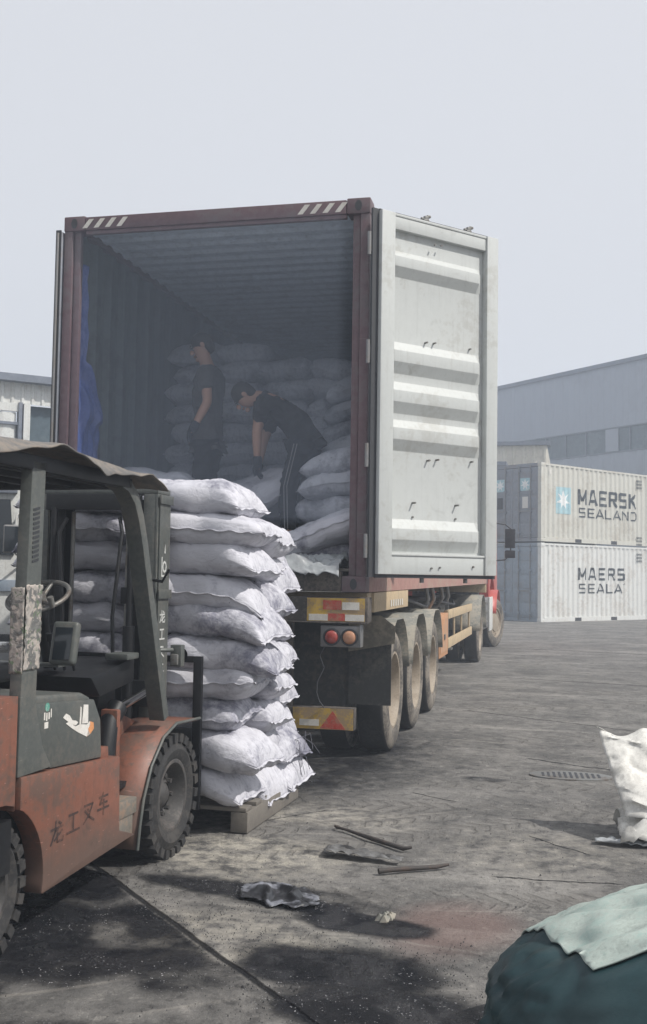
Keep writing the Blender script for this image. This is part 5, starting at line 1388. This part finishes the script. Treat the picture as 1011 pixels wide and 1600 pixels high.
def person(label, J, face, shirt, trouser, headf, headu, glove, stripe=False):
    """J: joint positions"""
    N, E = {}, []
    def nd(k, p, r, r_=None): N[k] = (*p, r, r_ or r)
    V_ = {k: Vector(p) for k, p in J.items()}
    hc_ = V_['head']; hf = Vector(headf).normalized(); hu = Vector(headu).normalized()
    nd('pel', V_['pelvis'], .095, .085); nd('waist', V_['waist'], .085, .08); nd('chest', V_['chest'], .105, .095); nd('neckb', V_['neck'], .06, .06)
    nd('jaw', hc_-hu*.07+hf*.015, .062, .066); nd('hd', hc_+hu*.005, .080, .090); nd('crown', hc_+hu*.07-hf*.01, .062, .070)
    E += [('pel', 'waist'), ('waist', 'chest'), ('chest', 'neckb'), ('neckb', 'jaw'), ('jaw', 'hd'), ('hd', 'crown')]
    for s_ in 'LR':
        nd('sh'+s_, V_['sh'+s_], .062); nd('el'+s_, V_['el'+s_], .043); nd('wr'+s_, V_['wr'+s_], .028)
        m_ = (V_['el'+s_]*.6+V_['wr'+s_]*.4); nd('fa'+s_, m_, .041)
        nd('hp'+s_, V_['hp'+s_]+Vector((0, 0, -.10)), .075); nd('kn'+s_, V_['kn'+s_], .058); nd('an'+s_, V_['an'+s_], .042); nd('toe'+s_, V_['toe'+s_], .040, .028)
        cf = V_['kn'+s_]*.65+V_['an'+s_]*.35; nd('cf'+s_, cf, .062)
        E += [('chest', 'sh'+s_), ('sh'+s_, 'el'+s_), ('el'+s_, 'fa'+s_), ('fa'+s_, 'wr'+s_), ('pel', 'hp'+s_), ('hp'+s_, 'kn'+s_), ('kn'+s_, 'cf'+s_), ('cf'+s_, 'an'+s_), ('an'+s_, 'toe'+s_)]
        dv = (V_['wr'+s_]-V_['el'+s_]).normalized(); sv = dv.cross(Vector((0, 1, 0)) if abs(dv.y) < .9 else Vector((1, 0, 0)))
        hand_nodes(N, E, 'wr'+s_, 'h'+s_, 1, dv, Vector((0, 1, 0))-dv*dv.y, .6)
    body = skin('person', N, E, MT['skin']); tag(body, label, 'person', 'workers loading the container')
    # shirt: same skeleton, fuller, ending above the elbows
    g = .022
    NS = {k: (N[k][0], N[k][1], N[k][2], N[k][3]+g, N[k][4]+g) for k in ('pel', 'waist', 'chest')}
    for k in ('pel', 'waist', 'chest'): rm = {'pel': .150, 'waist': .145, 'chest': .158}[k]; NS[k] = (*NS[k][:3], rm, rm*.92)
    nb = V_['neck']*.75+V_['chest']*.25; NS['nb'] = (*nb, .078, .074); NS['hem'] = (*(V_['pelvis']*1.45-V_['waist']*.45), .150, .138); ES0 = [('pel', 'hem')]
    ES = [('pel', 'waist'), ('waist', 'chest'), ('chest', 'nb')]+ES0
    for s_ in 'LR':
        NS['sh'+s_] = (*V_['sh'+s_], .082, .08); sl = V_['sh'+s_]*.25+V_['el'+s_]*.75; NS['sl'+s_] = (*sl, .068, .066)
        ES += [('chest', 'sh'+s_), ('sh'+s_, 'sl'+s_)]
    crease(skin('shirt', NS, ES, shirt, body, 4), .014)
    NT_ = {'pel': (*V_['pelvis'], .135, .125)}; ET = []
    for s_ in 'LR':
        NT_['hp'+s_] = (*(V_['hp'+s_]+Vector((0, 0, -.12))), .098, .098); NT_['kn'+s_] = (*V_['kn'+s_], .082, .082); NT_['cf'+s_] = (*(V_['kn'+s_]*.5+V_['an'+s_]*.5), .076, .076); NT_['an'+s_] = (*(V_['an'+s_]+Vector((0, 0, .03))), .066, .066)
        ET += [('pel', 'hp'+s_), ('hp'+s_, 'kn'+s_), ('kn'+s_, 'cf'+s_), ('cf'+s_, 'an'+s_)]
    crease(skin('trousers', NT_, ET, trouser, body, 4), .012, 5)
    for s_ in 'LR':
        dd = V_['toe'+s_]-V_['an'+s_]; NSH = {'a': (*(V_['an'+s_]-dd*.15+Vector((0, 0, -.01))), .052, .05), 'b': (*(V_['an'+s_]*.4+V_['toe'+s_]*.6), .052, .044), 'c': (*(V_['toe'+s_]+dd*.15), .046, .034)}
        skin('shoe', NSH, [('a', 'b'), ('b', 'c')], MT['hair'], body)
        if glove:
            G, EG = {'w': (*(V_['wr'+s_]-(V_['wr'+s_]-V_['el'+s_]).normalized()*.05), .040, .040), 'wr': (*V_['wr'+s_], .037, .037)}, [('w', 'wr')]
            dv = (V_['wr'+s_]-V_['el'+s_]).normalized()
            hand_nodes(G, EG, 'wr', 'h', 1, dv, Vector((0, 1, 0))-dv*dv.y, .6)
            G = {k: (*v[:3], v[3]+.006, v[4]+.006) for k, v in G.items()}
            skin('glove', G, EG, MT['glove'], body)
    if stripe:
        P = [V_['hpR']*.9+V_['knR']*.1, V_['knR'], V_['knR']*.5+V_['anR']*.5, V_['anR']+Vector((0, 0, .06))]; off = [.112, .088, .082, .073]
        for dx in (-.012, .012):
            MB().tube([p+Vector((dx+.02, -1, 0)).normalized()*o_+Vector((dx, 0, 0)) for p, o_ in zip(P, off)], .0045, 6).build('side_stripe', MT['stripe'], body, smooth=60)
    head(V_['head'], headf, headu, body, None)
    return body
# standing man, turned left, looking down
z0_ = 1.775
J1 = dict(pelvis=(-.42, 1.20, z0_+.86), waist=(-.43, 1.20, z0_+1.05), chest=(-.415, 1.20, z0_+1.30), neck=(-.44, 1.19, z0_+1.50), head=(-.485, 1.175, z0_+1.64),
          shL=(-.41, 1.37, z0_+1.41), elL=(-.40, 1.42, z0_+1.14), wrL=(-.54, 1.34, z0_+.95), shR=(-.40, 1.03, z0_+1.40), elR=(-.345, .97, z0_+1.12), wrR=(-.445, .93, z0_+.91),
          hpL=(-.42, 1.29, z0_+.82), knL=(-.45, 1.31, z0_+.46), anL=(-.43, 1.32, z0_+.06), toeL=(-.57, 1.29, z0_+.01), hpR=(-.41, 1.11, z0_+.82), knR=(-.44, 1.08, z0_+.46), anR=(-.40, 1.07, z0_+.06), toeR=(-.54, 1.02, z0_+.01))
person('man in a grey t-shirt standing upright inside the container, looking down', J1, None, MT['shirt_grey'], MT['trouser'], (-.92, -.28, -.42), (-.35, 0, .93), True)
z0_ = 1.70
J2 = dict(pelvis=(.46, 1.15, z0_+.90), waist=(.38, 1.13, z0_+1.04), chest=(.21, 1.10, z0_+1.19), neck=(.06, 1.08, z0_+1.26), head=(-.05, 1.05, z0_+1.245),
          shL=(.16, 1.27, z0_+1.16), elL=(.06, 1.30, z0_+.90), wrL=(.03, 1.24, z0_+.66), shR=(.15, .93, z0_+1.17), elR=(.115, .90, z0_+.91), wrR=(.12, .92, z0_+.68),
          hpL=(.49, 1.25, z0_+.86), knL=(.46, 1.30, z0_+.47), anL=(.56, 1.33, z0_+.06), toeL=(.44, 1.32, z0_+.01), hpR=(.45, 1.04, z0_+.86), knR=(.37, .98, z0_+.47), anR=(.38, .98, z0_+.06), toeR=(.24, .94, z0_+.01))
person('man in a black shirt and striped trousers bending over a sack in the container', J2, None, MT['shirt_black'], MT['trouser'], (-.55, -.15, -.80), (-.80, -.1, .55), True, True)

# ------------------------------------------------------------------ haze and dust
def volume_box(name, a, b, colr, dens, aniso, label):
    m = bpy.data.materials.new(name); m.use_nodes = True; t = m.node_tree
    for n in list(t.nodes):
        if n.type != 'OUTPUT_MATERIAL': t.nodes.remove(n)
    v = t.nodes.new('ShaderNodeVolumePrincipled'); v.inputs['Color'].default_value = (*colr, 1); v.inputs['Density'].default_value = dens
    v.inputs['Anisotropy'].default_value = aniso
    t.links.new(v.outputs[0], [n for n in t.nodes if n.type == 'OUTPUT_MATERIAL'][0].inputs['Volume'])
    o = MB().box(a, b).build(name, m, None); tag(o, label, name, kind='stuff'); return o
volume_box('haze', (-140, -12, -1.3), (140, 120, 18), (.78, .87, 1.0), .0058, .2, 'pale blue haze filling the air over the whole yard')
volume_box('dust', (-1.06, -.35, ZF+.35), (1.06, 2.1, ZT-.16), (.70, .81, 1.0), .170, .2, 'bluish coal dust hanging in the open container around the men')
